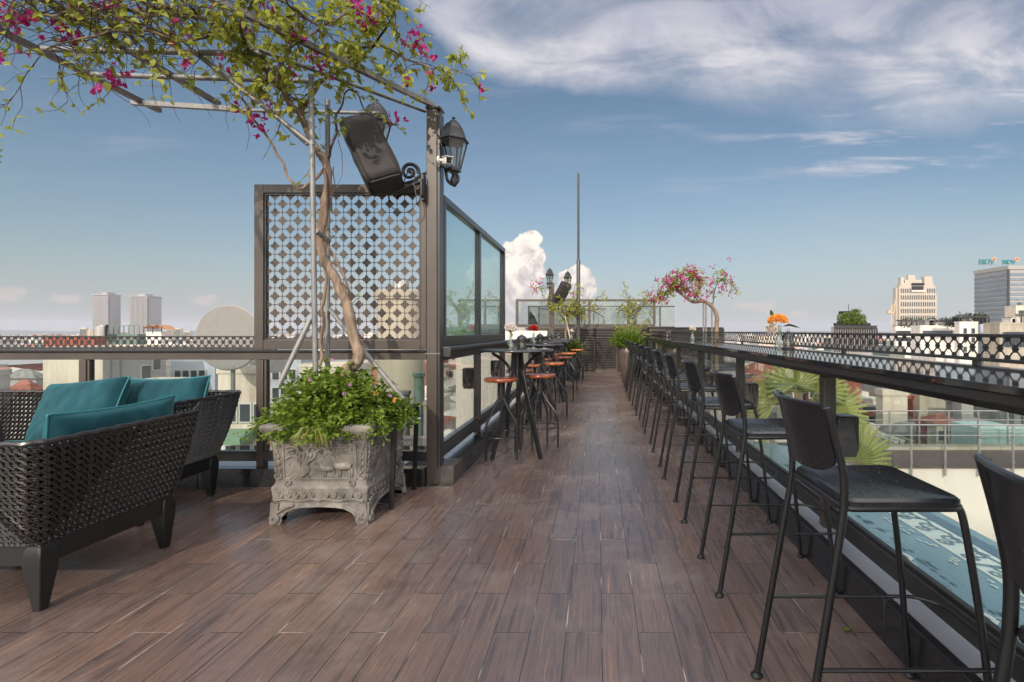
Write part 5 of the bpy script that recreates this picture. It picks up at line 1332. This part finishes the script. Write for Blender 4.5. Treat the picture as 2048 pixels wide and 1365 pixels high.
# cream tower
Yt=350; t=thing('apartment_tower','cream stepped tower with vertical windows and unfinished top','tower')
m=MB(); top=wz(560,Yt); 
m.box(wx(1798,Yt),Yt,GZ,wx(1871,Yt),Yt+4,wz(572,Yt)); m.box(wx(1802,Yt),Yt+.5,wz(571.9,Yt),wx(1868,Yt),Yt+4,wz(566,Yt)); m.box(wx(1812,Yt),Yt+1,wz(565.9,Yt),wx(1846,Yt),Yt+4,wz(560,Yt)); m.box(wx(1794,Yt),Yt+1.5,GZ,wx(1797.7,Yt),Yt+5,wz(575,Yt)); m.box(wx(1871.3,Yt),Yt+1.5,GZ,wx(1877,Yt),Yt+5,wz(590,Yt)); m.box(wx(1850,Yt),Yt+.6,wz(565.9,Yt),wx(1866,Yt),Yt+4,wz(553,Yt)); m.box(wx(1820,Yt),Yt+2,wz(559.9,Yt),wx(1834,Yt),Yt+4,wz(550,Yt)); m.box(wx(1803,Yt),Yt+1,wz(565.9,Yt),wx(1810,Yt),Yt+4,wz(555,Yt))
m.build('wall',M['creamtower'],t)
m=MB(); m.box(wx(1823,Yt),Yt-.6,wz(580,Yt),wx(1846,Yt),Yt-.05,wz(573,Yt)); m.box(wx(1823,Yt),Yt-.6,wz(571,Yt),wx(1848,Yt),Yt-.05,wz(566.5,Yt)); m.build('open_floor',M['dark'],t)
m=MB(); m.box(wx(1822,Yt),Yt-1.3,wz(584,Yt),wx(1848,Yt),Yt-.7,wz(581,Yt)); m.build('balcony',M['whitew'],t)
for i in range(16):
    px=1801.5+i*4.4
    if px>1869: break
    for j in range(7):
        py=578+j*13.5
        if 1820<px<1850 and j==0: continue
        if i==0 and j==0: fw_=MB(); fw_.box(0,0,0,wx(1798,Yt)-wx(1796.2,Yt),.3,8*Yt/F*1.05); w0=fw_.build('window',M['window'],t); w0.location=(wx(px,Yt),Yt-.35,wz(py+8,Yt))
        else: o=w0.copy(); COL.objects.link(o); o.location=(wx(px,Yt),Yt-.35,wz(py+8,Yt)); o.parent=t
t=thing('tower_crane','construction crane standing left of the cream stepped tower','crane')
Yc=340; m=MB(); m.tube([at(1787,670,Yc),at(1787,628,Yc)],.7,4); m.build('mast',M['tan'],t)
m=MB(); m.tube([at(1787,630,Yc),at(1791,600,Yc)],.35,4); m.tube([at(1787,628,Yc),at(1779,626,Yc)],.6,4); m.box(wx(1777,Yc),Yc,wz(627,Yc),wx(1784,Yc),Yc+3,wz(622,Yc)); m.tube([at(1788,612,Yc),at(1784,609,Yc),at(1784,620,Yc)],.5,4); m.tube([at(1783,655,Yc),at(1783,612,Yc)],.3,4); m.build('jib',M['yelloww'],t)
# green roof block
Yg=120; t,x0,x1,z=block('dark glass roofed building with a green hedge clad top',1668,1752,654,Yg,1.5,'greyw',0,keepd=True)
m=MB(); [m.box(lerp(x0,x1,i/18),Yg-.3,z-6,lerp(x0,x1,i/18)+.25,Yg-.02,z-.4) for i in range(19)]; m.box(x0,Yg-.4,z-.4,x1,Yg-.03,z+.3); m.build('window_mullions',M['frame'],t)
m=MB(); m.box(x0+.5,Yg+.5,z+.31,x1-1,Yg+1.4,z+.9); m.box(wx(1679,Yg),Yg+.6,z+.91,wx(1737,Yg),Yg+1.4,wz(644,Yg)); m.build('roof_deck',M['dark'],t)
a,b_=MB(),MB()
for _ in range(2600):
    px=rnd.gauss(1707,13); px=min(max(px,1682),1733); p=at(px,rnd.uniform(626+abs(px-1707)*.15,647),Yg)+Vector((0,rnd.uniform(0,2),0)); leafq(a,p,rv(),Vector((0,0,1)),.42,.34,.1,.1)
for _ in range(260): p=at(1720+rnd.gauss(0,5),622+rnd.gauss(0,2.5),Yg)+Vector((0,2,0)); leafq(a,p,rv(),Vector((0,0,1)),.4,.3,.1,.1)
a.build('hedge',M['leaf2'],t); m=MB(); m.tube([at(1697,628,Yg),at(1697,609,Yg)],.07,5); m.box(wx(1693,Yg),Yg+2,wz(630,Yg),wx(1714,Yg),Yg+4,wz(622,Yg)); m.build('roof_hut',M['dark'],t)
# white group
def rb(label,a,b_,py,Y,d,mt,win=None,par=.3,**k):
    t,x0,x1,z=block(label,a,b_,py,Y,d,mt,par,**k)
    if not k.get('hip') and x1-x0>1.2:
        rr_=random.Random(int(a*7+py)); w_=x1-x0; q=w_*.05
        for kk in range(rr_.randint(1,3)):
            hx=x0+w_*rr_.uniform(.08,.7); hw=w_*rr_.uniform(.1,.26); hh_=min(2.6,w_*rr_.uniform(.06,.16)); m=MB(); m.box(hx,Y+.35,z,hx+hw,Y+.35+min(2,d*.5),z+hh_+par); m.box(hx-.06*hw,Y+.3,z+hh_+par,hx+hw*1.06,Y+.4+min(2,d*.5),z+hh_+par+.06*hh_+.05); m.build('roof_hut',M[rr_.choice(['whitew','greyw','tan','roofgrey'])],t)
        if rr_.random()<.8: tank(t,x0+w_*rr_.uniform(.2,.85),Y+.5,z+par*.6,min(.6,w_*.05),min(1.5,w_*.12))
        for kk in range(rr_.randint(1,3)): m=MB(); xx_=x0+w_*rr_.uniform(.05,.95); m.tube([(xx_,Y+.3,z),(xx_,Y+.3,z+min(3,w_*.25))],.0012*Y,4); m.build('aerial',M['frame'],t)
    if win: windows(t,'f',win[0],win[1],x0+(x1-x0)*.06,x1-(x1-x0)*.06,z-win[2],z-.3*win[2]/max(1,win[1]),win[3],win[4],Y-.02)
    return t,x0,x1,z
rb('low white building at the foot of the cream tower',1782,1824,655,150,14,'whitew',(6,2,4.5,1.4,1.1))
rb('white building with slot windows, middle of the right skyline',1822,1909,654,105,14,'whitew',(7,1,2.2,.9,1.2))
rb('plain white cube house with three small windows on the right skyline',1909,1956,647,90,10,'whitew',(2,3,5.5,.6,.9))
rb('narrow grey white house right of the plain cube',1956,1968,652,92,8,'bluew')
rb('glazed pale building with columns at the right skyline',1968,2110,649,85,12,'tan',(14,1,4,.9,2.6))
rb('white balconied building in front of the office tower',2010,2110,613,180,20,'cream',(8,4,11,1.6,1.2))
for (a,b_,y0,y1,Y,l) in ((1803,1895,640,653,115,'long dark rooftop restaurant deck above the white building'),(1893,1932,641,652,100,'dark rooftop terrace frame with plants in the middle'),(1918,1978,633,647,98,'black rooftop pavilion with a red line, near the office tower')):
    t=thing('roof_pavilion',l,'pavilion'); m=MB(); m.box(wx(a,Y),Y+.6,wz(y1,Y),wx(b_,Y),Y+1.6,wz(y0+3,Y)); m.build('wall',M['dark'] if Y==98 else M['greyw'],t)
    m=MB(); m.box(wx(a-1,Y),Y,wz(y0+2.5,Y),wx(b_+1,Y),Y+1.9,wz(y0,Y)); m.build('roof',M['frame'],t)
    m=MB(); n=9; [m.box(wx(lerp(a,b_,i/n),Y),Y,wz(y1,Y),wx(lerp(a,b_,i/n),Y)+.15,Y+.2,wz(y0+2.6,Y)) for i in range(n+1)]; m.box(wx(a,Y),Y-.1,wz(y0+8,Y),wx(b_,Y),Y-.02,wz(y0+7.4,Y)); m.build('posts',M['frame'],t)
    a2=MB(); 
    for _ in range(350): leafq(a2,Vector((rnd.uniform(wx(a,Y),wx(b_,Y)),Y+rnd.uniform(.2,1),wz(y0,Y)+abs(rnd.gauss(0,.25)) if rnd.random()<.4 else wz(y1-2,Y)+rnd.gauss(0,.3))),rv(),Vector((0,0,1)),.4,.3)
    a2.build('foliage',M['leaf3'],t)
# right lower houses
rb('ochre yellow house behind the palm fronds',1588,1650,735,38,8,'yelloww',(3,2,3,.5,.8))
rb('dark red painted house left of the counter post',1612,1648,757,34,7,'redw',(2,1,1.4,.6,.8))
rb('red metal box building with a white base',1677,1722,762,36,7,'redw')
rb('white block below the red box building',1700,1812,774,39,8,'whitew')
rb('small house with the larger red hip roof',1738,1800,786,30,6,'cream',None,0,hip='roofred',pitch=.75)
rb('small house with a low red roof and a terrace',1676,1716,806,27,5,'oldw',(2,1,1.2,.4,.5),0,hip='roofred',pitch=.5)
rb('house with an orange roof edge and white railing',1712,1756,800,28,5,'whitew',(3,1,1,.3,.5),.1)
rb('plain cream blank wall building in the middle of the right glass',1752,1815,792,25,7,'cream')
rb('grey cream building with two stacks of narrow windows',1823,1896,787,27,8,'tan')
t=bpy.data.objects[-1] if False else None
rb('house with long red roof strip under the counter edge',1795,1880,778,33,5,'tan',None,0,hip='roofred',pitch=.6)
rb('green grey glazed building under the counter',1906,1970,797,24,6,'greyw')
rb('pale lilac grey tall wall at the right edge',1970,2120,796,26,8,'bluew')
rb('small red hip roofed hut above the glass terrace',1855,1903,846,21,3,'oldw',(2,1,.8,.3,.4),0,hip='roofred',pitch=.35)
rb('dark red boxed house beside the hut',1833,1878,852,22.5,4,'redw')
rb('long mossy grey roof house behind the glass terrace',1768,1866,868,24,5,'tan',(5,1,1.2,.5,.5),0,hip='roofgrey',pitch=.5)
rb('cream house with small windows low behind the glass terrace',1760,1850,900,22,5,'cream',(6,1,.9,.25,.3),.1)
rb('plain white house left of the glass terrace',1690,1757,855,24,5,'whitew',None,.1)
rb('cream house seen left behind the palm fronds',1700,1752,822,31,5,'cream',(3,2,2.4,.4,.6),.1)
rb('aqua walled yard at the right behind the glass terrace',1905,2130,856,19,6,'aquaw',None,0)
rb('dark grey roof under the counter, far along the glass',1400,1475,705,24,8,'greyw',(5,1,1.2,.5,.6))
rb('dim grey terrace house behind the middle chairs',1330,1420,725,20,6,'greyw',(5,2,1.6,.5,.5))
rb('brown house between the palm and the dark roof',1480,1585,748,44,8,'tan',(5,2,3,.6,.8),0,hip='roofred',pitch=1)
rb('white house top just above the palm fronds',1500,1560,712,60,10,'whitew',(4,1,2,.8,1.0))
rb('grey stained block right of the white house top',1560,1612,708,70,10,'oldw',(4,2,4,.8,1.0))

for q,(a,b_,py,Y,d,mt,win,hip,l) in enumerate((
 (1655,1690,744,48,6,'cream',(3,2,3,.6,.8),None,'cream house with six windows right of the counter post'),
 (1812,1850,762,44,6,'whitew',(3,1,1.5,.6,.8),None,'small white house under the counter edge, middle'),
 (1850,1905,770,40,6,'oldw',(4,2,3,.5,.8),None,'stained white house with eight windows, below the counter edge'),
 (1905,1965,776,46,6,'cream',(4,1,2,.6,.9),'roofred','cream house with red roof behind the glazed grey building'),
 (1715,1750,832,28,4,'oldw',(2,1,1,.4,.5),'roofred','tiny red roofed house left of the blank cream wall'),
 (1815,1826,800,26,3,'redw',None,None,'narrow rusty red gap building between two cream walls'),
 (1896,1908,806,25,3,'greyw',None,None,'narrow grey shaft beside the glazed grey building'),
 (1500,1545,770,36,6,'cream',(3,2,2.5,.5,.7),'roofred','cream red roofed house glimpsed through the palm'),
 (1420,1470,742,30,6,'whitew',(3,2,2.5,.5,.7),None,'white house low behind the fourth and fifth bar chairs'),
 (1345,1385,752,26,5,'oldw',(3,2,2,.4,.6),None,'old white house glimpsed between the middle bar chairs'))):
    rb(l,a,b_,py,Y,d,mt,win,.2 if not hip else 0,hip=hip,pitch=.8 if hip else None)
# glass terrace opposite (right)
t=thing('terrace_building','white walled neighbouring terrace building on the right, below the counter','building')
zt=wz(936,14.7)
m=MB(); m.box(7.4,14.85,GZ,30,16.9,zt-.05); m.build('wall',M['plainw'],t)
m=MB(); m.box(7.4,14.8,zt-.048,30,16.9,zt); m.build('deck',mat('brown_deck',(.16,.10,.09),.5,var=.2),t)
m=MB(); m.box(7.4,16.9,zt-.3,30,17.1,zt+.16); m.build('back_kerb',M['cream'],t)
for (Yr,zt0,nm,l,st0) in ((14.75,zt,'glass_railing','steel and glass railing along the front of the neighbouring terrace',8.25),(16.95,zt+.16,'glass_railing','rear steel and glass railing of the neighbouring terrace',8.9)):
    t=thing(nm,l,'railing',(0,Yr,0))
    hh=1.25 if Yr<15 else 1.15
    m=MB(); m.tube([(7.6,0,zt0+hh),(29,0,zt0+hh)],.022,8); m.tube([(7.6,-.04,zt0+hh-.3),(29,-.04,zt0+hh-.3)],.014,8); m.build('hand_rail',M['steel'],t)
    for k in range(14):
        x=st0+k*1.0; m=MB(); m.box(x-.03,-.02,zt0-.25 if Yr<15 else zt0,x+.03,.0,zt0+hh-.02); m.tube([(x,-.02,zt0+.9),(x,-.07,zt0+.9)],.02,6); m.tube([(x,-.02,zt0+.15),(x,-.07,zt0+.15)],.02,6); m.build('post',M['steel'],t)
        m=MB(); m.box(x+.04,-.045,zt0+.02,x+.96,-.035,zt0+1.05); m.build('glass_pane',M['glass'],t)

# distant mass of the city
def citymat():
    m,nt,N,L,b=newmat('distant_city'); b.inputs['Roughness'].default_value=.85; b.inputs['Specular IOR Level'].default_value=.15
    geo=N.new('ShaderNodeNewGeometry'); r=N.new('ShaderNodeValToRGB'); e=r.color_ramp.elements; r.color_ramp.interpolation='CONSTANT'
    cols=[(.55,.5,.43),(.65,.62,.57),(.34,.31,.29),(.3,.11,.08),(.5,.45,.36),(.25,.27,.28),(.6,.55,.5),(.36,.15,.1),(.42,.42,.42),(.16,.17,.15)]
    for i,c in enumerate(cols):
        el=e[0] if i==0 else (e[1] if i==1 else e.new(i/len(cols))); el.position=i/len(cols); el.color=(*c,1)
    L.new(geo.outputs['Random Per Island'],r.inputs[0])
    tc=N.new('ShaderNodeTexCoord'); mp=N.new('ShaderNodeMapping'); L.new(tc.outputs['Object'],mp.inputs[0]); mp.inputs['Rotation'].default_value=(pi/2,0,0)
    bk=N.new('ShaderNodeTexBrick'); bk.offset=0; bk.inputs['Scale'].default_value=1; bk.inputs['Brick Width'].default_value=3.1; bk.inputs['Row Height'].default_value=3.3; bk.inputs['Mortar Size'].default_value=.9; bk.inputs['Mortar Smooth'].default_value=0
    L.new(mp.outputs[0],bk.inputs['Vector'])
    sx=N.new('ShaderNodeSeparateXYZ'); L.new(geo.outputs['Normal'],sx.inputs[0])
    ab=N.new('ShaderNodeMath'); ab.operation='ABSOLUTE'; L.new(sx.outputs['Y'],ab.inputs[0])
    inv=N.new('ShaderNodeMath'); inv.operation='SUBTRACT'; inv.inputs[0].default_value=1; L.new(bk.outputs['Fac'],inv.inputs[1])
    mu=N.new('ShaderNodeMath'); mu.operation='MULTIPLY'; L.new(ab.outputs[0],mu.inputs[0]); L.new(inv.outputs[0],mu.inputs[1])
    mx=N.new('ShaderNodeMix'); mx.data_type='RGBA'; L.new(mu.outputs[0],mx.inputs[0]); L.new(r.outputs[0],mx.inputs[6]); mx.inputs[7].default_value=(.09,.09,.095,1)
    L.new(mx.outputs[2],b.inputs['Base Color']); return m
rc=random.Random(21); m=MB()
def keep(x,y,d):
    return not (abs(x)<40 and y<45)
for _ in range(5200):
    y=60+1500*rc.random()**1.9; x=(rc.random()*2-1)*(y*1.35+30)
    if y<75 and -40<x<35: continue
    w=rc.uniform(5,15); d=rc.uniform(8,18); hh=rc.uniform(7,19)+ (rc.random()<.06)*rc.uniform(4,9)
    if y<200: hh=min(hh,24)
    m.box(x,y,GZ,x+w,y+d,GZ+hh)
    if rc.random()<.35:
        # pitched roof
        z=GZ+hh; m.face([(x-.4,y-.4,z+.05),(x+w+.4,y-.4,z+.05),(x+w*.6,y+d/2,z+2),(x+w*.4,y+d/2,z+2)]); m.face([(x+w+.4,y-.4,z+.05),(x+w+.4,y+d+.4,z+.05),(x+w*.6,y+d/2,z+2)]); m.face([(x-.4,y+d+.4,z+.05),(x-.4,y-.4,z+.05),(x+w*.4,y+d/2,z+2)])
    elif rc.random()<.6: m.box(x+w*.2,y+d*.2,GZ+hh+.01,x+w*.6,y+d*.6,GZ+hh+2.4)
    if rc.random()<.3: m.box(x+w*.7,y+d*.1,GZ+hh+.01,x+w*.7+1.2,y+d*.1+1.2,GZ+hh+1.6)
tag(m.build('distant_city',citymat()),'mass of pale and red roofed city blocks filling the distance','city',kind='stuff')
# near low city between the named houses
m=MB()
for _ in range(800):
    y=rc.uniform(26,75); x=rc.uniform(-75,75)
    if -22<x<9 and y<30: continue
    w=rc.uniform(3,7); d=rc.uniform(4,9); top=-2.4-.085*y-rc.uniform(0,5); 
    if y>50: top=max(top,-12)
    m.box(x,y,GZ,x+w,y+d,top)
    if rc.random()<.5: m.face([(x-.3,y-.3,top+.05),(x+w+.3,y-.3,top+.05),(x+w/2,y+d/2,top+1.2)]); m.face([(x+w+.3,y-.3,top+.05),(x+w+.3,y+d+.3,top+.05),(x+w/2,y+d/2,top+1.2)]); m.face([(x-.3,y+d+.3,top+.05),(x-.3,y-.3,top+.05),(x+w/2,y+d/2,top+1.2)])
    else: m.box(x+w*.2,y+d*.2,top+.01,x+w*.5,y+d*.5,top+1.4)
tag(m.build('lower_rooftops',M['distant'] if 'distant' in M else bpy.data.materials['distant_city']),'jumble of low rooftops between the nearer houses','city',kind='stuff')
# tree clumps in the city
a=MB()
for _ in range(260):
    y=rc.uniform(34,420); x=(rc.random()*2-1)*(y*1.2); c=Vector((x,y,GZ+rc.uniform(9,15)+(2 if y<80 else 0)))
    if y<60 and abs(x)<24: continue
    for _ in range(60):
        d=Vector((rc.gauss(0,1),rc.gauss(0,1),rc.gauss(0,.7))); leafq(a,c+d*1.6,Vector((rc.gauss(0,1),rc.gauss(0,1),rc.gauss(0,1))),Vector((0,0,1)),1.1+y*.002,.9,.1,.1)
tag(a.build('distant_trees',M['leaf3']),'scattered tree crowns among the distant houses','trees',kind='stuff')
m=MB(); rnd2=random.Random(2); n=60
for i in range(n):
    x=lerp(-6000,6000,i/n); h1=40+70*mnoise.noise(Vector((i*.21,1,0)))+40; h2=40+70*mnoise.noise(Vector(((i+1)*.21,1,0)))+40
    h1=max(h1*.3,8); h2=max(h2*.3,8); x2=lerp(-6000,6000,(i+1)/n)
    m.face([(x,4200,GZ),(x2,4200,GZ),(x2,4700,GZ+h2),(x,4700,GZ+h1)]); m.face([(x,4700,GZ+h1),(x2,4700,GZ+h2),(x2,5600,GZ),(x,5600,GZ)])
tag(m.build('hills',mat('hills_green',(.05,.07,.06),.9)),kind='structure')
# unseen block added behind the camera to lay soft-edged shade on the near walkway
SHX=0.0; SHZ=155.5*math.tan(radians(27))+.0
t=thing('shade_block','unseen plain block added far behind the camera to shade the near walkway','building')
m=MB(); m.box(-27.9+SHX,-170,GZ,-8,-150,SHZ); m.build('wall',M['cream'],t); m=MB(); m.box(-28.1+SHX,-170.2,SHZ,-7.8,-149.8,SHZ+1); m.build('roof',M['greyw'],t)  # wall and roof of the added shade block
m=MB(); [m.box(-27+SHX,-149.98,GZ+3.4*k,-9,-149.8,GZ+3.4*k+1.6) for k in range(1,30) if GZ+3.4*k<SHZ-3]; m.build('window_bands',M['window'],t)
# ================================================================ LIGHT, SKY, AIR, CAMERA
BACKFILL=(2.05,1.92,1.88)
AZ=radians(10); EL=radians(27)     # sun behind the camera, a little to the left
sd=Vector((-sin(AZ)*cos(EL),-cos(AZ)*cos(EL),sin(EL)))
L_=bpy.data.lights.new('sun','SUN'); L_.energy=2.2; L_.angle=radians(.5); L_.color=(1,.87,.72)
so=bpy.data.objects.new('sun',L_); COL.objects.link(so); so.rotation_euler=(-sd).to_track_quat('-Z','Y').to_euler()
W=bpy.data.worlds.new('World'); S.world=W; W.use_nodes=True
nt=W.node_tree; N=nt.nodes; L=nt.links; N.clear()
out=N.new('ShaderNodeOutputWorld')
sky=N.new('ShaderNodeTexSky'); sky.sky_type='NISHITA'; sky.sun_disc=False; sky.sun_elevation=EL; sky.sun_rotation=math.atan2(sd.x,sd.y)
sky.altitude=50; sky.air_density=1.0; sky.dust_density=1.6; sky.ozone_density=1.6
def math_(op,a,b=None,c=None,clamp=False):
    n=N.new('ShaderNodeMath'); n.operation=op; n.use_clamp=clamp
    for i,q in enumerate((a,b,c)):
        if q is None: continue
        if isinstance(q,(int,float)): n.inputs[i].default_value=q
        else: L.new(q,n.inputs[i])
    return n.outputs[0]
def mr(v,a,b,c=0.,d=1.,smooth=True):
    n=N.new('ShaderNodeMapRange'); n.interpolation_type='SMOOTHSTEP' if smooth else 'LINEAR'
    L.new(v,n.inputs['Value']); n.inputs['From Min'].default_value=a; n.inputs['From Max'].default_value=b; n.inputs['To Min'].default_value=c; n.inputs['To Max'].default_value=d
    return n.outputs[0]
def mix(f,a,b):
    n=N.new('ShaderNodeMix'); n.data_type='RGBA'
    for s,q in ((n.inputs[0],f),(n.inputs[6],a),(n.inputs[7],b)):
        if isinstance(q,(int,float)): s.default_value=q
        elif isinstance(q,tuple): s.default_value=(*q,1)
        else: L.new(q,s)
    return n.outputs[2]
tc=N.new('ShaderNodeTexCoord'); sp_=N.new('ShaderNodeSeparateXYZ'); L.new(tc.outputs['Generated'],sp_.inputs[0])
yv=math_('MAXIMUM',sp_.outputs['Y'],.05)
u=math_('DIVIDE',sp_.outputs['X'],yv); v=math_('DIVIDE',sp_.outputs['Z'],yv)
front=mr(sp_.outputs['Y'],.05,.2)
uv=N.new('ShaderNodeCombineXYZ'); L.new(u,uv.inputs[0]); L.new(v,uv.inputs[1])
def noise(vec,scale,detail=6,rough=.55,dist=0,mapping=None):
    if mapping:
        mp=N.new('ShaderNodeMapping'); L.new(vec,mp.inputs[0]); mp.inputs['Scale'].default_value=mapping[0]; mp.inputs['Rotation'].default_value=(0,0,mapping[1]); vec=mp.outputs[0]
    n=N.new('ShaderNodeTexNoise'); n.inputs['Scale'].default_value=scale; n.inputs['Detail'].default_value=detail; n.inputs['Roughness'].default_value=rough; n.inputs['Distortion'].default_value=dist
    L.new(vec,n.inputs['Vector']); return n.outputs['Fac']
SK=.054
bgcol=N.new('ShaderNodeVectorMath'); bgcol.operation='MULTIPLY'; L.new(sky.outputs[0],bgcol.inputs[0]); bgcol.inputs[1].default_value=(SK*1.0,SK*1.14,SK*1.12)
col=bgcol.outputs[0]
# low haze band
hz=math_('MULTIPLY',math_('POWER',2.718,math_('MULTIPLY',math_('MAXIMUM',v,0.),-7.5)),math_('MULTIPLY',front,.85))
col=mix(hz,col,(.315,.305,.325))
# cirrus sheet
fc=N.new('ShaderNodeFloatCurve'); L.new(mr(u,-.6,1.2,0,1,False),fc.inputs['Value'])
cv=fc.mapping.curves[0]; pts=[(-.6,.95),(-.45,.74),(-.375,.64),(-.3,.56),(-.2,.50),(-.1,.475),(-.03,.462),(.1,.46),(.25,.44),(.4,.41),(.55,.385),(.75,.39),(.9,.415),(1.2,.41)]
while len(cv.points)<len(pts): cv.points.new(.5,.5)
for q,(a,b_) in zip(cv.points,pts): q.location=((a+.6)/1.8,b_); q.handle_type='AUTO'
fc.mapping.update()
w1=noise(uv.outputs[0],5,7,.6,.3); w2=noise(uv.outputs[0],2.6,8,.62,.6,((1.0,2.6,1),radians(14)))
edge=math_('ADD',math_('SUBTRACT',v,fc.outputs[0]),math_('MULTIPLY_ADD',w1,.10,-.05))
soft=mr(u,-.2,.5,.05,.13)
d1=math_('DIVIDE',edge,soft,clamp=True)
body=mr(w2,.33,.62,.28,1.0)
dens=math_('MULTIPLY',math_('MULTIPLY',d1,body),front)
wis=noise(uv.outputs[0],3.2,8,.60,.25,((1.0,7.5,1),radians(9)))
wr=math_('MULTIPLY',mr(wis,.50,.72,0,.8),mr(v,.22,.34)); wr=math_('MULTIPLY',wr,mr(v,.60,.50)); wr=math_('MULTIPLY',wr,math_('MULTIPLY',mr(u,.05,.45,.12,1),front))
dens=math_('MAXIMUM',dens,wr)
veil=math_('MULTIPLY',math_('MULTIPLY',mr(v,.34,.12,0,.42),mr(u,-.1,.6)),front); 
col=mix(math_('MULTIPLY',veil,mr(wis,.3,.6,.5,1)),col,(.33,.375,.39))
sh=noise(uv.outputs[0],3.0,6,.6,.4,((1,1.7,1),.2))
shade=math_('MULTIPLY',mr(sh,.36,.62),mr(v,.66,.50,.25,1))
ccol=mix(shade,(.30,.31,.38),(.56,.53,.54))
col=mix(math_('MULTIPLY',dens,.92),col,ccol)
# cumulus
def blobs(B,nscale,namp,edgew):
    cur=None
    nz=noise(uv.outputs[0],nscale,8,.62)
    for (px,py,rx,ry) in B:
        a=N.new('ShaderNodeVectorMath'); a.operation='SUBTRACT'; L.new(uv.outputs[0],a.inputs[0]); a.inputs[1].default_value=((px-VX)/F,(VY-py)/F,0)
        b=N.new('ShaderNodeVectorMath'); b.operation='MULTIPLY'; L.new(a.outputs[0],b.inputs[0]); b.inputs[1].default_value=(F/rx,F/ry,1)
        l=N.new('ShaderNodeVectorMath'); l.operation='LENGTH'; L.new(b.outputs[0],l.inputs[0])
        if cur is None: cur=l.outputs['Value']
        else:
            s=N.new('ShaderNodeMath'); s.operation='SMOOTH_MIN'; L.new(cur,s.inputs[0]); L.new(l.outputs['Value'],s.inputs[1]); s.inputs[2].default_value=.15; cur=s.outputs[0]
    f=math_('ADD',cur,math_('MULTIPLY_ADD',nz,namp,-namp*.5))
    return math_('MULTIPLY',mr(f,1.0+edgew,1.0-edgew),front),nz,cur
B1=[(1064,482,20,20),(1045,492,24,22),(1022,500,20,20),(1076,515,14,22),(1035,530,36,36),(1066,545,24,28),(1015,575,42,52),(1055,590,30,34),(1000,620,70,45),(980,560,45,50),(1040,645,60,30)]
B2=[(1158,550,24,20),(1176,574,18,24),(1150,585,34,32),(1120,600,34,26),(1100,635,70,30),(1140,560,24,20)]
mk,nz,ds=blobs(B1+B2,38,1.35,.10)
lit=math_('ADD',math_('MULTIPLY',noise(uv.outputs[0],26,7,.65,.5),2.0),math_('MULTIPLY',v,2.2))
cc=mix(mr(lit,.95,1.5),(.40,.35,.355),(.70,.64,.57))
mk=math_('MULTIPLY',mk,mr(v,.0,.10,.35,1))
col=mix(mk,col,cc)
B3=[(14,590,32,13),(40,584,14,8),(130,598,26,9),(408,602,22,9),(420,597,10,7),(1495,612,26,6),(1528,616,24,10),(1540,608,12,7),(1600,627,20,5)]
mk3,_,_=blobs(B3,40,2.2,.5)
col=mix(math_('MULTIPLY',mk3,.5),col,(.47,.38,.36))
# bright broken cloud added behind the camera and overhead to fill the shade
back=mr(sp_.outputs['Y'],.05,-.1)
nb=noise(tc.outputs['Generated'],2.6,7,.6)
zen=mr(sp_.outputs['Z'],.72,.9); back=math_('MAXIMUM',back,zen)
col=mix(math_('MULTIPLY',math_('MULTIPLY',mr(nb,.40,.55),back),.9),col,BACKFILL)
bg=N.new('ShaderNodeBackground'); L.new(col,bg.inputs[0]); bg.inputs[1].default_value=1.0
L.new(bg.outputs[0],out.inputs[0])
W.cycles.sampling_method='MANUAL' if hasattr(W,'cycles') else None
try: W.cycles.sample_map_resolution=1024
except Exception: pass

if HAZE:
    m=MB(); m.box(-7000,-3500,GZ-1,7000,9500,125)
    hm=bpy.data.materials.new('haze'); hm.use_nodes=True; n_=hm.node_tree.nodes; n_.clear(); o_=n_.new('ShaderNodeOutputMaterial'); pv=n_.new('ShaderNodeVolumePrincipled')
    pv.inputs['Color'].default_value=(.8,.84,.92,1); pv.inputs['Density'].default_value=HAZE; pv.inputs['Anisotropy'].default_value=.1
    hm.node_tree.links.new(pv.outputs[0],o_.inputs['Volume'])
    tag(m.build('haze',hm),'pale haze','haze',kind='stuff')

cam=bpy.data.cameras.new('camera'); co=bpy.data.objects.new('camera',cam); COL.objects.link(co); S.camera=co
co.location=(0,0,H); co.rotation_euler=(pi/2,0,0)
cam.sensor_width=36; cam.lens=36*F/2048; cam.shift_x=(1024-VX)/2048; cam.shift_y=-(682.5-VY)/2048
cam.clip_start=.03; cam.clip_end=20000
S.render.resolution_x=1024; S.render.resolution_y=682
S.view_settings.view_transform='Standard'; S.view_settings.look='None'; S.view_settings.exposure=EXPO; S.view_settings.gamma=1
S.cycles.max_bounces=8; S.cycles.transparent_max_bounces=24; S.cycles.diffuse_bounces=3; S.cycles.glossy_bounces=3; S.cycles.volume_bounces=0
S.cycles.use_denoising=True
S.cycles.caustics_reflective=False; S.cycles.caustics_refractive=False
